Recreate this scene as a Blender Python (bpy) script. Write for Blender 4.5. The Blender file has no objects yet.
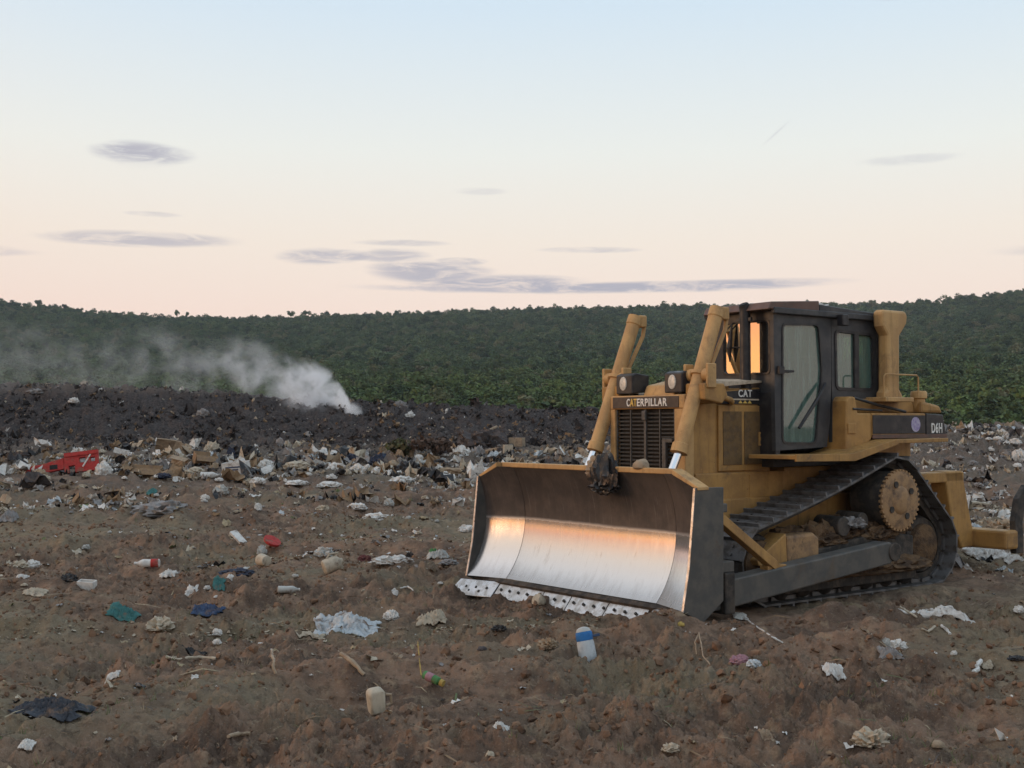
import bpy, bmesh, math, random
import numpy as np
from mathutils import Vector, Matrix, Euler, noise as mnoise

random.seed(7); RNG = np.random.default_rng(11)
scene = bpy.context.scene
COL = scene.collection
R = math.radians

# ------------------------------------------------------------------ camera
FPX, CAMH = 1240.0, 1.6
PITCH = math.atan((438.4 - 384) / FPX)
cam_d = bpy.data.cameras.new('camera'); cam = bpy.data.objects.new('camera', cam_d); COL.objects.link(cam)
cam_d.sensor_width = 36.0; cam_d.lens = 36.0 * FPX / 1024.0
cam_d.clip_start = 0.1; cam_d.clip_end = 5000
cam.location = (0, 0, CAMH); cam.rotation_euler = (R(90) + PITCH, 0, 0)
scene.camera = cam

# ------------------------------------------------------------------ node helpers
class S:
    """a socket with arithmetic"""
    def __init__(s, nt, sock): s.nt = nt; s.k = sock
    def _m(s, op, *o, clamp=False):
        n = s.nt.nodes.new('ShaderNodeMath'); n.operation = op; n.use_clamp = clamp
        for i, a in enumerate((s,) + o):
            if isinstance(a, S): s.nt.links.new(a.k, n.inputs[i])
            else: n.inputs[i].default_value = a
        return S(s.nt, n.outputs[0])
    def __add__(s, o): return s._m('ADD', o)
    def __radd__(s, o): return s._m('ADD', o)
    def __sub__(s, o): return s._m('SUBTRACT', o)
    def __rsub__(s, o): return (s * -1.0) + o
    def __mul__(s, o): return s._m('MULTIPLY', o)
    def __rmul__(s, o): return s._m('MULTIPLY', o)
    def __truediv__(s, o): return s._m('DIVIDE', o)
    def mx(s, o): return s._m('MAXIMUM', o)
    def mn(s, o): return s._m('MINIMUM', o)
    def pw(s, o): return s._m('POWER', o)
    def exp(s): return s._m('EXPONENT')
    def sq(s): return s * s
    def sqrt(s): return s._m('SQRT')
    def step(s, a, b, lo=0.0, hi=1.0):
        n = s.nt.nodes.new('ShaderNodeMapRange'); n.interpolation_type = 'SMOOTHSTEP'
        s.nt.links.new(s.k, n.inputs[0])
        for i, a_ in zip((1, 2, 3, 4), (a, b, lo, hi)): n.inputs[i].default_value = a_
        return S(s.nt, n.outputs[0])

def sepxyz(nt, sock):
    n = nt.nodes.new('ShaderNodeSeparateXYZ'); nt.links.new(sock, n.inputs[0])
    return [S(nt, n.outputs[i]) for i in range(3)]
def combxyz(nt, x, y, z):
    n = nt.nodes.new('ShaderNodeCombineXYZ')
    for i, a in enumerate((x, y, z)):
        if isinstance(a, S): nt.links.new(a.k, n.inputs[i])
        else: n.inputs[i].default_value = a
    return n.outputs[0]
def noise_tex(nt, vec, scale, detail=4.0, rough=0.55, dist=0.0):
    n = nt.nodes.new('ShaderNodeTexNoise')
    if vec is not None: nt.links.new(vec, n.inputs['Vector'])
    n.inputs['Scale'].default_value = scale; n.inputs['Detail'].default_value = detail
    n.inputs['Roughness'].default_value = rough; n.inputs['Distortion'].default_value = dist
    return S(nt, n.outputs['Fac'])
def mixcol(nt, fac, a, b, blend='MIX'):
    n = nt.nodes.new('ShaderNodeMix'); n.data_type = 'RGBA'; n.blend_type = blend
    for idx, v in ((0, fac), (6, a), (7, b)):
        if isinstance(v, S): nt.links.new(v.k, n.inputs[idx])
        elif isinstance(v, bpy.types.NodeSocket): nt.links.new(v, n.inputs[idx])
        elif isinstance(v, (int, float)): n.inputs[idx].default_value = v
        else: n.inputs[idx].default_value = (*v, 1)
    return n.outputs[2]
def lin(r, g, b):
    f = lambda c: (c / 255 / 12.92) if c <= 10 else ((c / 255 + .055) / 1.055) ** 2.4
    return (f(r), f(g), f(b))
def ramp(nt, fac, stops, interp='LINEAR'):
    n = nt.nodes.new('ShaderNodeValToRGB'); n.color_ramp.interpolation = interp
    nt.links.new(fac.k, n.inputs[0]); el = n.color_ramp.elements
    while len(el) < len(stops): el.new(0.5)
    for e, (p, c) in zip(el, stops): e.position = p; e.color = (*c, 1)
    return n.outputs[0]

# ------------------------------------------------------------------ sky
SUN_AZ, SUN_EL = -97.0, 2.0       # degrees; azimuth from +Y, negative = to the left of the view
world = bpy.data.worlds.new('World'); scene.world = world; world.use_nodes = True
wn = world.node_tree; wn.nodes.clear()
tc = wn.nodes.new('ShaderNodeTexCoord')
dx, dy, dz = sepxyz(wn, tc.outputs['Generated'])
el = dz._m('ARCSINE') * 57.29578
az = dx._m('ARCTAN2', dy) * 57.29578
sky = wn.nodes.new('ShaderNodeTexSky'); sky.sky_type = 'NISHITA'; sky.sun_disc = False
sky.sun_elevation = R(SUN_EL); sky.sun_rotation = R(SUN_AZ); sky.dust_density = 2.0; sky.altitude = 200
fac = (el / 90.0).mx(0.0)
base = ramp(wn, fac, [(0.0, lin(234, 207, 197)), (5.5 / 90, lin(238, 216, 204)), (9.0 / 90, lin(236, 224, 211)),
                      (13.0 / 90, lin(226, 228, 223)), (19.5 / 90, lin(200, 217, 230)), (45 / 90, lin(190, 209, 226)), (1.0, lin(180, 200, 222))])
glow = ramp(wn, fac, [(0.0, (.98, .46, .13)), (3.2 / 90, (.95, .37, .085)), (4.8 / 90, (.80, .24, .08)), (6.5 / 90, (.62, .26, .16)), (11 / 90, (.78, .50, .34)),
                      (20 / 90, (.78, .66, .55)), (45 / 90, (.66, .68, .72)), (1.0, lin(180, 200, 222))])
# azimuth distance to the sunset point, wrapped
dA = ((az - SUN_AZ) / 57.29578)._m('COSINE')._m('ARCCOSINE') * 57.29578
gfac = ((dA / 46.0).sq() * -1.0).exp()
glow2 = mixcol(wn, 1.0, glow, (1.45, 1.40, 1.35), 'MULTIPLY')
col = mixcol(wn, gfac, mixcol(wn, 1.0, base, (1.17, 1.17, 1.17), 'MULTIPLY'), glow2)
# thin evening cloud streaks: azimuth, elevation, half widths, opacity
cvec = combxyz(wn, az * 0.26, el * 1.2, 0.0)
cn = noise_tex(wn, cvec, 1.7, 10, .66, .9)
cn2 = noise_tex(wn, combxyz(wn, az * 0.06, el * 0.9, 3.0), 1.0, 3, .5)
STREAKS = []
for (u, v, w, h, o) in ((139, 163, 46, 11, .9), (138, 246, 88, 6, .75), (318, 258, 40, 9, .75), (392, 256, 36, 8, .7), (430, 271, 60, 10, .9),
                        (600, 287, 225, 6, 1.0), (690, 288, 130, 5, 1.0), (560, 287, 120, 5, 1.0), (500, 281, 90, 7, 1.0), (335, 256, 52, 6, .8), (460, 261, 26, 4, .7), (590, 249, 50, 3, .5), (402, 243, 46, 3, .5), (912, 171, 46, 6, .28), (150, 222, 26, 3, .4),
                        (480, 190, 26, 4, .25), (900, 8, 26, 6, .3), (-120, 262, 120, 9, .8), (1200, 262, 150, 8, .7)):
    STREAKS.append((math.degrees(math.atan((u - 512) / FPX)), math.degrees(math.atan((438.4 - v) / FPX)), math.degrees(w / FPX), math.degrees(h / FPX), o))
for a0 in range(-175, 180, 23):      # the same kind of streaks go on round the horizon outside the view
    if not -36 < a0 < 36: STREAKS.append((a0 + random.uniform(-8, 8), random.uniform(6.5, 12), random.uniform(4, 10), random.uniform(.3, .7), .8))
cm = None
for (a0, e0, wa, we, o) in STREAKS:
    wob = (cn2 - 0.5) * (2.2 * we)
    d = (((az - a0) / wa).sq() + ((el - e0 + wob) / we).sq())
    m = d.step(1.45, 0.15) * o
    cm = m if cm is None else cm.mx(m)
cmask = (cm * (cn.step(.32, .58) * .72 + .28)).mn(1.0)
ccol = mixcol(wn, gfac, lin(172, 173, 190), (.62, .26, .22))
col = mixcol(wn, cmask * 0.92, col, ccol)
# a faint vapour trail
t_a, t_e = math.degrees(math.atan((779 - 512) / FPX)), math.degrees(math.atan((438.4 - 137) / FPX))
along = (az - t_a) * .75 + (el - t_e) * .62; across = (el - t_e) * .75 - (az - t_a) * .62
trail = (((along / .55).sq() + (across / .045).sq()) * -1.0).exp() * .35
col = mixcol(wn, trail, col, lin(190, 190, 198))
add = wn.nodes.new('ShaderNodeMix'); add.data_type = 'RGBA'; add.blend_type = 'ADD'; add.inputs[0].default_value = 1.0
nish = mixcol(wn, 1.0, sky.outputs[0], (.02, .02, .02), 'MULTIPLY')
wn.links.new(col, add.inputs[6]); wn.links.new(nish, add.inputs[7])
bg = wn.nodes.new('ShaderNodeBackground'); wn.links.new(add.outputs[2], bg.inputs[0]); bg.inputs[1].default_value = 1.0
wo = wn.nodes.new('ShaderNodeOutputWorld'); wn.links.new(bg.outputs[0], wo.inputs[0])

# ------------------------------------------------------------------ low sun behind the evening haze
sd = bpy.data.lights.new('sun', 'SUN'); sd.energy = 0.9; sd.angle = R(18); sd.color = (1.0, .62, .36)
sun = bpy.data.objects.new('sun', sd); COL.objects.link(sun)
sv = Vector((math.sin(R(SUN_AZ)) * math.cos(R(6)), math.cos(R(SUN_AZ)) * math.cos(R(6)), math.sin(R(6))))
sun.rotation_euler = sv.to_track_quat('Z', 'Y').to_euler()

scene.view_settings.view_transform = 'Standard'; scene.view_settings.look = 'None'
scene.view_settings.exposure = 0.0; scene.view_settings.gamma = 1.0
scene.cycles.use_denoising = True
scene.cycles.max_bounces = 6; scene.cycles.volume_bounces = 3; scene.cycles.transparent_max_bounces = 12
scene.cycles.caustics_reflective = False; scene.cycles.caustics_refractive = False

# ------------------------------------------------------------------ object helpers
def put(name, mesh, material=None, parent=None, label=None, cat=None, group=None, kind=None, loc=None, rot=None):
    o = bpy.data.objects.new(name, mesh); COL.objects.link(o)
    if material is not None and mesh is not None and not mesh.materials: mesh.materials.append(material)
    if parent is not None: o.parent = parent
    if label: o['label'] = label
    if cat: o['category'] = cat
    if group: o['group'] = group
    if kind: o['kind'] = kind
    if loc is not None: o.location = loc
    if rot is not None: o.rotation_euler = rot
    return o

def smooth(me, ang=35):
    me.polygons.foreach_set('use_smooth', [True] * len(me.polygons))
    me.set_sharp_from_angle(angle=R(ang))

class MB:
    """collects solids into one mesh"""
    def __init__(s): s.v = []; s.f = []
    def add(s, vs, fs):
        n = len(s.v); s.v += [tuple(p) for p in vs]; s.f += [tuple(i + n for i in f) for f in fs]; return s
    def box(s, x0, x1, y0, y1, z0, z1, M=None):
        vs = [Vector((x, y, z)) for x in (x0, x1) for y in (y0, y1) for z in (z0, z1)]
        if M is not None: vs = [M @ p for p in vs]
        return s.add(vs, [(0, 1, 3, 2), (4, 6, 7, 5), (0, 4, 5, 1), (2, 3, 7, 6), (0, 2, 6, 4), (1, 5, 7, 3)])
    def prism(s, poly, axis, a, b):
        """poly: 2-D points in the other two axes (in order), extruded along axis from a to b"""
        def P(p, t):
            return {0: (t, p[0], p[1]), 1: (p[0], t, p[1]), 2: (p[0], p[1], t)}[axis]
        n = len(poly)
        vs = [P(p, a) for p in poly] + [P(p, b) for p in poly]
        fs = [tuple(range(n)), tuple(range(2 * n - 1, n - 1, -1))] + [(i, i + n, (i + 1) % n + n, (i + 1) % n) for i in range(n)]
        return s.add(vs, fs)
    def tube(s, pts, rad, seg=14, cap=True):
        pts = [Vector(p) for p in pts]; rads = rad if isinstance(rad, (list, tuple)) else [rad] * len(pts)
        rings = []; up = None
        for i, p in enumerate(pts):
            t = (pts[min(i + 1, len(pts) - 1)] - pts[max(i - 1, 0)])
            t = t.normalized() if t.length > 1e-9 else Vector((0, 0, 1))
            if up is None: up = t.orthogonal().normalized()
            up = (up - t * up.dot(t)); up = up.normalized() if up.length > 1e-6 else t.orthogonal().normalized()
            w = t.cross(up)
            rings.append([p + (up * math.cos(2 * math.pi * k / seg) + w * math.sin(2 * math.pi * k / seg)) * rads[i] for k in range(seg)])
        vs = [q for r in rings for q in r]; fs = []
        for i in range(len(rings) - 1):
            for k in range(seg):
                a = i * seg + k; b = i * seg + (k + 1) % seg
                fs.append((a, b, b + seg, a + seg))
        if cap:
            fs.append(tuple(range(seg - 1, -1, -1))); m = (len(rings) - 1) * seg; fs.append(tuple(m + k for k in range(seg)))
        return s.add(vs, fs)
    def lathe(s, prof, p0, p1, seg=24):
        """prof: (t along p0->p1 in metres, radius)"""
        p0 = Vector(p0); d = (Vector(p1) - p0).normalized()
        return s.tube([p0 + d * t for t, _ in prof], [r for _, r in prof], seg)
    def mesh(s, name, sm=None):
        me = bpy.data.meshes.new(name); me.from_pydata(s.v, [], s.f)
        bm = bmesh.new(); bm.from_mesh(me); bmesh.ops.recalc_face_normals(bm, faces=bm.faces); bm.to_mesh(me); bm.free()
        if sm: smooth(me, sm)
        return me
    def build(s, name, material, parent=None, bevel=0.0, sm=None, **kw):
        o = put(name, s.mesh(name, sm), material, parent, **kw)
        if bevel:
            b = o.modifiers.new('bevel', 'BEVEL'); b.width = bevel; b.segments = 2; b.limit_method = 'ANGLE'; b.angle_limit = R(40)
        return o

# ------------------------------------------------------------------ materials
MATS = {}
def mat(name, c1, c2=None, rough=.6, metal=0.0, scale=6.0, lo=.42, hi=.62, bump=0.0, bscale=60.0, spec=.4, c3=None, s3=1.2, lo3=.55, hi3=.7, trans=0.0, coords='Object', bdist=.01):
    m = bpy.data.materials.new(name); m.use_nodes = True; nt = m.node_tree
    b = nt.nodes['Principled BSDF']
    t = nt.nodes.new('ShaderNodeTexCoord'); vec = t.outputs[coords]
    b.inputs['Roughness'].default_value = rough; b.inputs['Metallic'].default_value = metal
    b.inputs['Specular IOR Level'].default_value = spec
    if c2 is None: b.inputs['Base Color'].default_value = (*c1, 1)
    else:
        c = mixcol(nt, noise_tex(nt, vec, scale, 8, .65).step(lo, hi), c1, c2)
        if c3 is not None: c = mixcol(nt, noise_tex(nt, vec, s3, 7, .7, .4).step(lo3, hi3), c, c3)
        nt.links.new(c, b.inputs['Base Color'])
        r = noise_tex(nt, vec, scale * 1.7, 5).step(.3, .7, max(rough - .12, .05), min(rough + .12, 1))
        nt.links.new(r.k, b.inputs['Roughness'])
    if trans: b.inputs['Transmission Weight'].default_value = trans
    if bump:
        bn = nt.nodes.new('ShaderNodeBump'); bn.inputs['Strength'].default_value = bump; bn.inputs['Distance'].default_value = bdist
        nt.links.new(noise_tex(nt, vec, bscale, 6, .6).k, bn.inputs['Height']); nt.links.new(bn.outputs[0], b.inputs['Normal'])
    MATS[name] = m
    return m

def paint_mat(name, ca, cb, grime):
    m = bpy.data.materials.new(name); m.use_nodes = True; nt = m.node_tree; b = nt.nodes['Principled BSDF']
    t = nt.nodes.new('ShaderNodeTexCoord'); vec = t.outputs['Object']; x, y, z = sepxyz(nt, vec)
    c = mixcol(nt, noise_tex(nt, vec, 3.5, 8, .65).step(.40, .62), ca, cb)
    runs = noise_tex(nt, combxyz(nt, x * 9, y * 9, z * .9), 1.6, 7, .65)
    c = mixcol(nt, runs.step(.52, .72) * .6, c, grime)                                   # rain-washed dirt runs
    c = mixcol(nt, noise_tex(nt, vec, 2.0, 8, .72, .5).step(.55, .70) * .65, c, tuple(a * .8 for a in grime))
    chips = noise_tex(nt, vec, 24, 6, .75, .3)
    c = mixcol(nt, chips.step(.66, .70), c, (.055, .035, .025))                          # chipped spots, bare rusty steel
    c = mixcol(nt, noise_tex(nt, vec, 60, 3, .6).step(.60, .72) * .35, c, tuple(min(a * 1.35, 1) for a in ca))
    nt.links.new(c, b.inputs['Base Color'])
    nt.links.new((runs.step(.4, .7, .5, .8)).k, b.inputs['Roughness']); b.inputs['Specular IOR Level'].default_value = .35
    bn = nt.nodes.new('ShaderNodeBump'); bn.inputs['Strength'].default_value = .25; bn.inputs['Distance'].default_value = .01
    nt.links.new((noise_tex(nt, vec, 9, 5, .6) + chips.step(.66, .70) * -.4).k, bn.inputs['Height']); nt.links.new(bn.outputs[0], b.inputs['Normal'])
    return m
M_YEL = paint_mat('faded_yellow_paint', (.41, .228, .072), (.30, .165, .058), (.15, .098, .058))
M_YEL2 = paint_mat('pale_yellow_paint', (.53, .325, .135), (.42, .25, .105), (.25, .16, .09))
M_BLK = mat('black_paint', (.018, .018, .022), (.04, .037, .036), .45, scale=7)
M_CAB = mat('charcoal_cab_paint', (.036, .038, .043), (.058, .058, .06), .5, scale=5, bump=.05)
M_ARM = mat('dull_grey_paint', (.075, .074, .07), (.11, .10, .088), .6, scale=5, c3=(.10, .075, .055), s3=2)
M_DIRT = mat('caked_dark_steel', (.03, .027, .025), (.075, .06, .048), .75, metal=.0, scale=9, bump=.5, bscale=30)
M_SHOE = mat('worn_track_steel', (.15, .148, .15), (.075, .068, .062), .55, metal=.35, scale=8, bump=.25, bscale=50, c3=(.09, .068, .05), s3=3)
M_CHROME = mat('chrome_rod', (.78, .80, .84), None, .16, 1.0)
M_STEEL = mat('bare_steel', (.56, .56, .57), (.34, .32, .30), .36, .9, scale=10, bump=.12, bscale=90, c3=(.3, .25, .21), s3=5, lo3=.58, hi3=.75)
M_BOLT = mat('dark_bolt', (.03, .028, .026), None, .6, .3)
M_PLATE = mat('brown_black_plate', (.045, .034, .03), (.065, .05, .042), .5, scale=9)
M_TAN = mat('dusty_tan_disc', (.34, .205, .10), (.22, .135, .075), .7, scale=9, c3=(.10, .062, .04), s3=4, lo3=.50, hi3=.64, bump=.3, bscale=30)
M_MUD = mat('dried_mud', (.15, .095, .055), (.07, .048, .035), .95, scale=7, bump=.8, bscale=22, spec=.1, bdist=.03)
M_WHITE_LET = mat('white_lettering', (.8, .79, .76), (.62, .6, .56), .6, scale=30)
M_YEL_LET = mat('yellow_lettering', (.70, .47, .12), None, .6)
M_GRIL = mat('grille_grey', (.085, .083, .08), (.05, .047, .043), .55, scale=20)
M_VOID = mat('dark_radiator', (.012, .012, .012), None, .8)
M_LENS = mat('lamp_lens', (.62, .6, .54), (.5, .47, .42), .25, scale=40)
M_CREAM = mat('cream_panel', (.56, .47, .36), (.42, .34, .25), .5, scale=14)
M_DECAL = mat('pale_purple_decal', (.42, .40, .52), (.25, .20, .42), .5, scale=30)
M_PERF = mat('perforated_brown_screen', (.155, .092, .036), (.105, .066, .032), .7, scale=16)

def blade_mat():
    m = bpy.data.materials.new('polished_blade_steel'); m.use_nodes = True; nt = m.node_tree; b = nt.nodes['Principled BSDF']
    t = nt.nodes.new('ShaderNodeTexCoord'); x, y, z = sepxyz(nt, t.outputs['Object'])
    n1 = noise_tex(nt, combxyz(nt, x, y * 3, z * .6), 5, 8, .7); n2 = noise_tex(nt, t.outputs['Object'], 2.2, 7, .7)
    # worn bright below, old paint and rust left higher up, with a ragged edge
    rust = (z + (n2 - .5) * .035).step(.735, .785)
    smear = n1.step(.56, .76)
    c = mixcol(nt, smear * .75, (.68, .68, .69), (.42, .40, .38))
    c = mixcol(nt, rust, c, mixcol(nt, n2.step(.35, .65), (.050, .042, .040), (.10, .080, .070)))
    low = (z + (n1 - .5) * .30).step(.34, .12)
    c = mixcol(nt, low * .5, c, (.30, .27, .25))
    scr = noise_tex(nt, combxyz(nt, x, y * 26, z * 1.1), 2.0, 6, .7).step(.55, .75)
    c = mixcol(nt, scr * .35, c, (.34, .31, .29))
    nt.links.new(c, b.inputs['Base Color'])
    met = (rust * -.8) + .96
    nt.links.new(met.k, b.inputs['Metallic'])
    nt.links.new(((n1 - .5) * .22 + rust * .4 + scr * .12 + low * .12 + .18).mx(.1).k, b.inputs['Roughness'])
    bn = nt.nodes.new('ShaderNodeBump'); bn.inputs['Strength'].default_value = .07; bn.inputs['Distance'].default_value = .004
    nt.links.new(noise_tex(nt, combxyz(nt, x, y * 2, z), 14, 6, .65).k, bn.inputs['Height']); nt.links.new(bn.outputs[0], b.inputs['Normal'])
    return m
M_BLADE = blade_mat()

def glass_mat(name, refl, dust, dustcol, tint):
    m = bpy.data.materials.new(name); m.use_nodes = True; nt = m.node_tree; nt.nodes.clear()
    out = nt.nodes.new('ShaderNodeOutputMaterial')
    tr = nt.nodes.new('ShaderNodeBsdfTransparent'); tr.inputs[0].default_value = (*tint, 1)
    gl = nt.nodes.new('ShaderNodeBsdfGlossy'); gl.inputs['Roughness'].default_value = .03; gl.inputs[0].default_value = (1, 1, 1, 1)
    df = nt.nodes.new('ShaderNodeBsdfDiffuse'); df.inputs[0].default_value = (*dustcol, 1)
    t = nt.nodes.new('ShaderNodeTexCoord'); x, y, z = sepxyz(nt, t.outputs['Object'])
    dn = noise_tex(nt, combxyz(nt, x * 6, y * 6, z * .7), 2.5, 6, .6).step(.3, .75, dust * .6, min(dust * 1.35, 1))
    m1 = nt.nodes.new('ShaderNodeMixShader'); nt.links.new(dn.k, m1.inputs[0]); nt.links.new(tr.outputs[0], m1.inputs[1]); nt.links.new(df.outputs[0], m1.inputs[2])
    m2 = nt.nodes.new('ShaderNodeMixShader'); m2.inputs[0].default_value = refl
    nt.links.new(m1.outputs[0], m2.inputs[1]); nt.links.new(gl.outputs[0], m2.inputs[2])
    nt.links.new(m2.outputs[0], out.inputs[0]); return m
M_GLASS = glass_mat('dusty_door_glass', .10, .55, (.15, .24, .21), (.5, .72, .64))
M_GLASSF = glass_mat('mirror_tinted_glass', .80, .1, (.15, .13, .11), (.3, .35, .33))
M_GLASSC = glass_mat('clear_green_glass', .07, .25, (.12, .15, .13), (.55, .68, .6))

# ------------------------------------------------------------------ noise and terrain
def _hash(ix, iy, seed):
    h = (ix.astype(np.int64) * 374761393 + iy.astype(np.int64) * 668265263 + seed * 974634777) & 0xffffffff
    h = ((h ^ (h >> 13)) * 1274126177) & 0xffffffff
    h = ((h ^ (h >> 15)) * 2246822519) & 0xffffffff
    return (h ^ (h >> 16)) & 0xffffffff
def perlin(x, y, seed=0):
    x0 = np.floor(x); y0 = np.floor(y); fx = x - x0; fy = y - y0
    u = fx * fx * fx * (fx * (fx * 6 - 15) + 10); v = fy * fy * fy * (fy * (fy * 6 - 15) + 10)
    def g(ix, iy, ax, ay):
        a = _hash(ix, iy, seed) * (2 * np.pi / 4294967296.0); return np.cos(a) * ax + np.sin(a) * ay
    n00 = g(x0, y0, fx, fy); n10 = g(x0 + 1, y0, fx - 1, fy); n01 = g(x0, y0 + 1, fx, fy - 1); n11 = g(x0 + 1, y0 + 1, fx - 1, fy - 1)
    return ((n00 * (1 - u) + n10 * u) * (1 - v) + (n01 * (1 - u) + n11 * u) * v) * 1.5
def fbm(x, y, octv, seed=0, gain=.5, kind=0):
    t = 0; a = 1.0; n = 0
    for i in range(octv):
        p = perlin(x * 2 ** i + 17.3 * i, y * 2 ** i - 9.1 * i, seed + i)
        if kind == 1: p = 1 - 2 * np.abs(p)
        if kind == 2: p = 2 * np.abs(p) - .6
        t = t + a * p; n += a; a *= gain
    return t / n
def sstep(a, b, x):
    t = np.clip((x - a) / (b - a), 0, 1); return t * t * (3 - 2 * t)

DOZ_T = Vector((2.708, 13.57, 0.015)); DOZ_ROT = (-.0082, .0079, R(-143.15))
DOZ_M = Matrix.Translation(DOZ_T) @ Euler(DOZ_ROT, 'XYZ').to_matrix().to_4x4()
_c, _s = math.cos(DOZ_ROT[2]), math.sin(DOZ_ROT[2])
CREST_X = [-60, -30, -19, -15, -11.6, -8, -4.2, .3, 3, 7, 12, 17, 25, 60]
CREST_Z = [3.3, 3.6, 3.46, 3.4, 3.2, 2.95, 2.75, 2.6, 2.42, 2.1, 1.9, 1.8, 1.6, 1.4]

def height(x, y, detail=True):
    x = np.asarray(x, float); y = np.asarray(y, float)
    r = np.hypot(x, y)
    lx = (x - DOZ_T.x) * _c + (y - DOZ_T.y) * _s; ly = -(x - DOZ_T.x) * _s + (y - DOZ_T.y) * _c
    base = np.interp(y, [-50, 0, 5, 12, 16, 20, 26, 31, 36, 41], [0, 0, 0, 0, .10, .32, .72, 1.0, 1.3, 1.5])
    right = sstep(4.5, 8.0, x)
    base_r = np.interp(y, [-50, 0, 12, 19, 24, 28, 34, 41], [0, 0, 0, .05, .32, .5, .95, 1.3])
    base = base * (1 - right) + base_r * right
    wx = x + 1.2 * fbm(x * .25, y * .25, 2, 5)
    crest = np.interp(wx, CREST_X, CREST_Z)
    prof = sstep(36.0, 46.0, y + .8 * perlin(x * .3, y * .3, 8)) * (1 - sstep(47.5, 62, y))
    base = base * (1 - sstep(47.5, 62, y))
    h = base * (1 - prof) + crest * prof
    near = 1 - sstep(55, 90, r)
    flat = 1 - (1 - sstep(1.0, 1.9, np.maximum(np.abs(lx) - 1.1, np.abs(ly) * 1.0)))      # calm ground under the machine
    flat = np.clip(flat, .12, 1)
    und = .13 * fbm(x * .22, y * .22, 3, 21) + .12 * fbm(x * .8, y * .8, 3, 31) + .09 * (1 - sstep(11, 15, y)) * fbm(x * .9 + .3 * perlin(x, y, 33), y * 1.5, 3, 35, .5, 2)
    loose = sstep(-.25, .35, fbm(x * .35 + 4, y * .35, 3, 41))                             # churned against rolled ground
    h = h + near * flat * und
    # windrow of pushed soil and the hollow before the blade
    h = h + .16 * np.exp(-(((y - 8.9 - .10 * x + .35 * perlin(x * .6, 0 * x, 51)) / .55) ** 2)) * sstep(-3.0, -1.2, x) * (1 - sstep(2.6, 3.8, x)) * (.7 + .6 * perlin(x * 1.3, y * 1.3, 52))
    h = h - .10 * np.exp(-(((y - 7.95 - .1 * x) / .4) ** 2)) * sstep(-1.9, -.9, x) * (1 - sstep(.6, 1.3, x))
    h = h + .13 * np.exp(-(((y - 10.55 - .22 * (x - 2)) / .38) ** 2)) * sstep(.2, 1.4, x) * (1 - sstep(3.4, 4.6, x)) * (.75 + .7 * perlin(x * 2, y * 2, 53))
    # a bank of rounded lumps left by passing tracks
    yb = 19.6 + .06 * (x + 6) + .3 * perlin(x * .4, x * 0, 61)
    h = h + (.15 + .06 * np.cos(x * 2 * np.pi / .52 + 3 * perlin(x * .9, y * .9, 62))) * np.exp(-(((y - yb) / .42) ** 2)) * sstep(-12, -9.5, x) * (1 - sstep(-3.8, -2.2, x))
    # wheel and track ruts across the field
    for (c0, sl, w, dp, xa, xb, per) in ((10.7, .05, .30, .055, -9, 1.2, .19), (12.9, .03, .3, .05, -9, .3, .19), (16.2, -.04, .35, .06, -14, .5, .3), (7.2, -.12, .35, .05, 1.0, 8, .25), (23.0, .02, .5, .10, -16, 2, .4)):
        d = (y - c0 - sl * x - .12 * perlin(x * .5, y * 0, int(c0 * 7))) / w
        on = sstep(xa, xa + 1.5, x) * (1 - sstep(xb - 1.5, xb, x))
        h = h + on * (-dp * np.exp(-d ** 4) + dp * .8 * np.exp(-((np.abs(d) - 1.25) / .35) ** 2) + np.exp(-d ** 4) * dp * .35 * np.cos(x * 2 * np.pi / per))
    tr = np.exp(-((np.abs(ly) - .94) / .30) ** 4) * sstep(-11, -8, lx) * (1 - sstep(-1.95, -1.6, lx))
    h = h + tr * (-.05 + .022 * np.cos(lx * 2 * np.pi / .19)) + .035 * np.exp(-((np.abs(np.abs(ly) - .94) - .36) / .09) ** 2) * sstep(-11, -8, lx) * (1 - sstep(-1.95, -1.6, lx))
    if detail:
        k = near * np.clip(flat, .35, 1)
        h = h + k * (.045 + .095 * loose) * fbm(x * 2.4 + .4 * perlin(x * 1.5, y * 1.5, 73), y * 2.4, 3, 71, .55, 2)
        h = h + k * (.026 + .050 * loose) * fbm(x * 7.5 + .3 * perlin(x * 4, y * 4, 77), y * 7.5, 5, 81, .68, 2)
        far = sstep(24, 40, y)
        h = h + near * far * (.42 * fbm(x * .7, y * .9, 4, 91, .6, 1) - .14)
        h = h + near * sstep(14, 26, y) * .09 * fbm(x * 1.8, y * 1.8, 4, 95, .6, 2)
        rp = sstep(4.5, 7, x) * sstep(20, 26, y) * (1 - sstep(46, 52, y))
        h = h + rp * .25 * fbm(x * .7, y * .7, 4, 97, .55, 1)
    return h

def ray(u, v):
    c, s = math.cos(PITCH), math.sin(PITCH)
    return Vector(((u - 512) / FPX, c - s * (384 - v) / FPX, s + c * (384 - v) / FPX))
def on_ground(u, v, ymax=60):
    d = ray(u, v); t = np.linspace(4.5, ymax, 6000)
    X = d.x * t; Y = d.y * t; Z = CAMH + d.z * t
    k = np.nonzero(Z < height(X, Y))[0]
    i = int(k[0]) if len(k) else len(t) - 1
    return Vector((X[i], Y[i], float(height(X[i:i + 1], Y[i:i + 1])[0])))
def hz(x, y): return float(height(np.array([x]), np.array([y]))[0])

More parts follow.
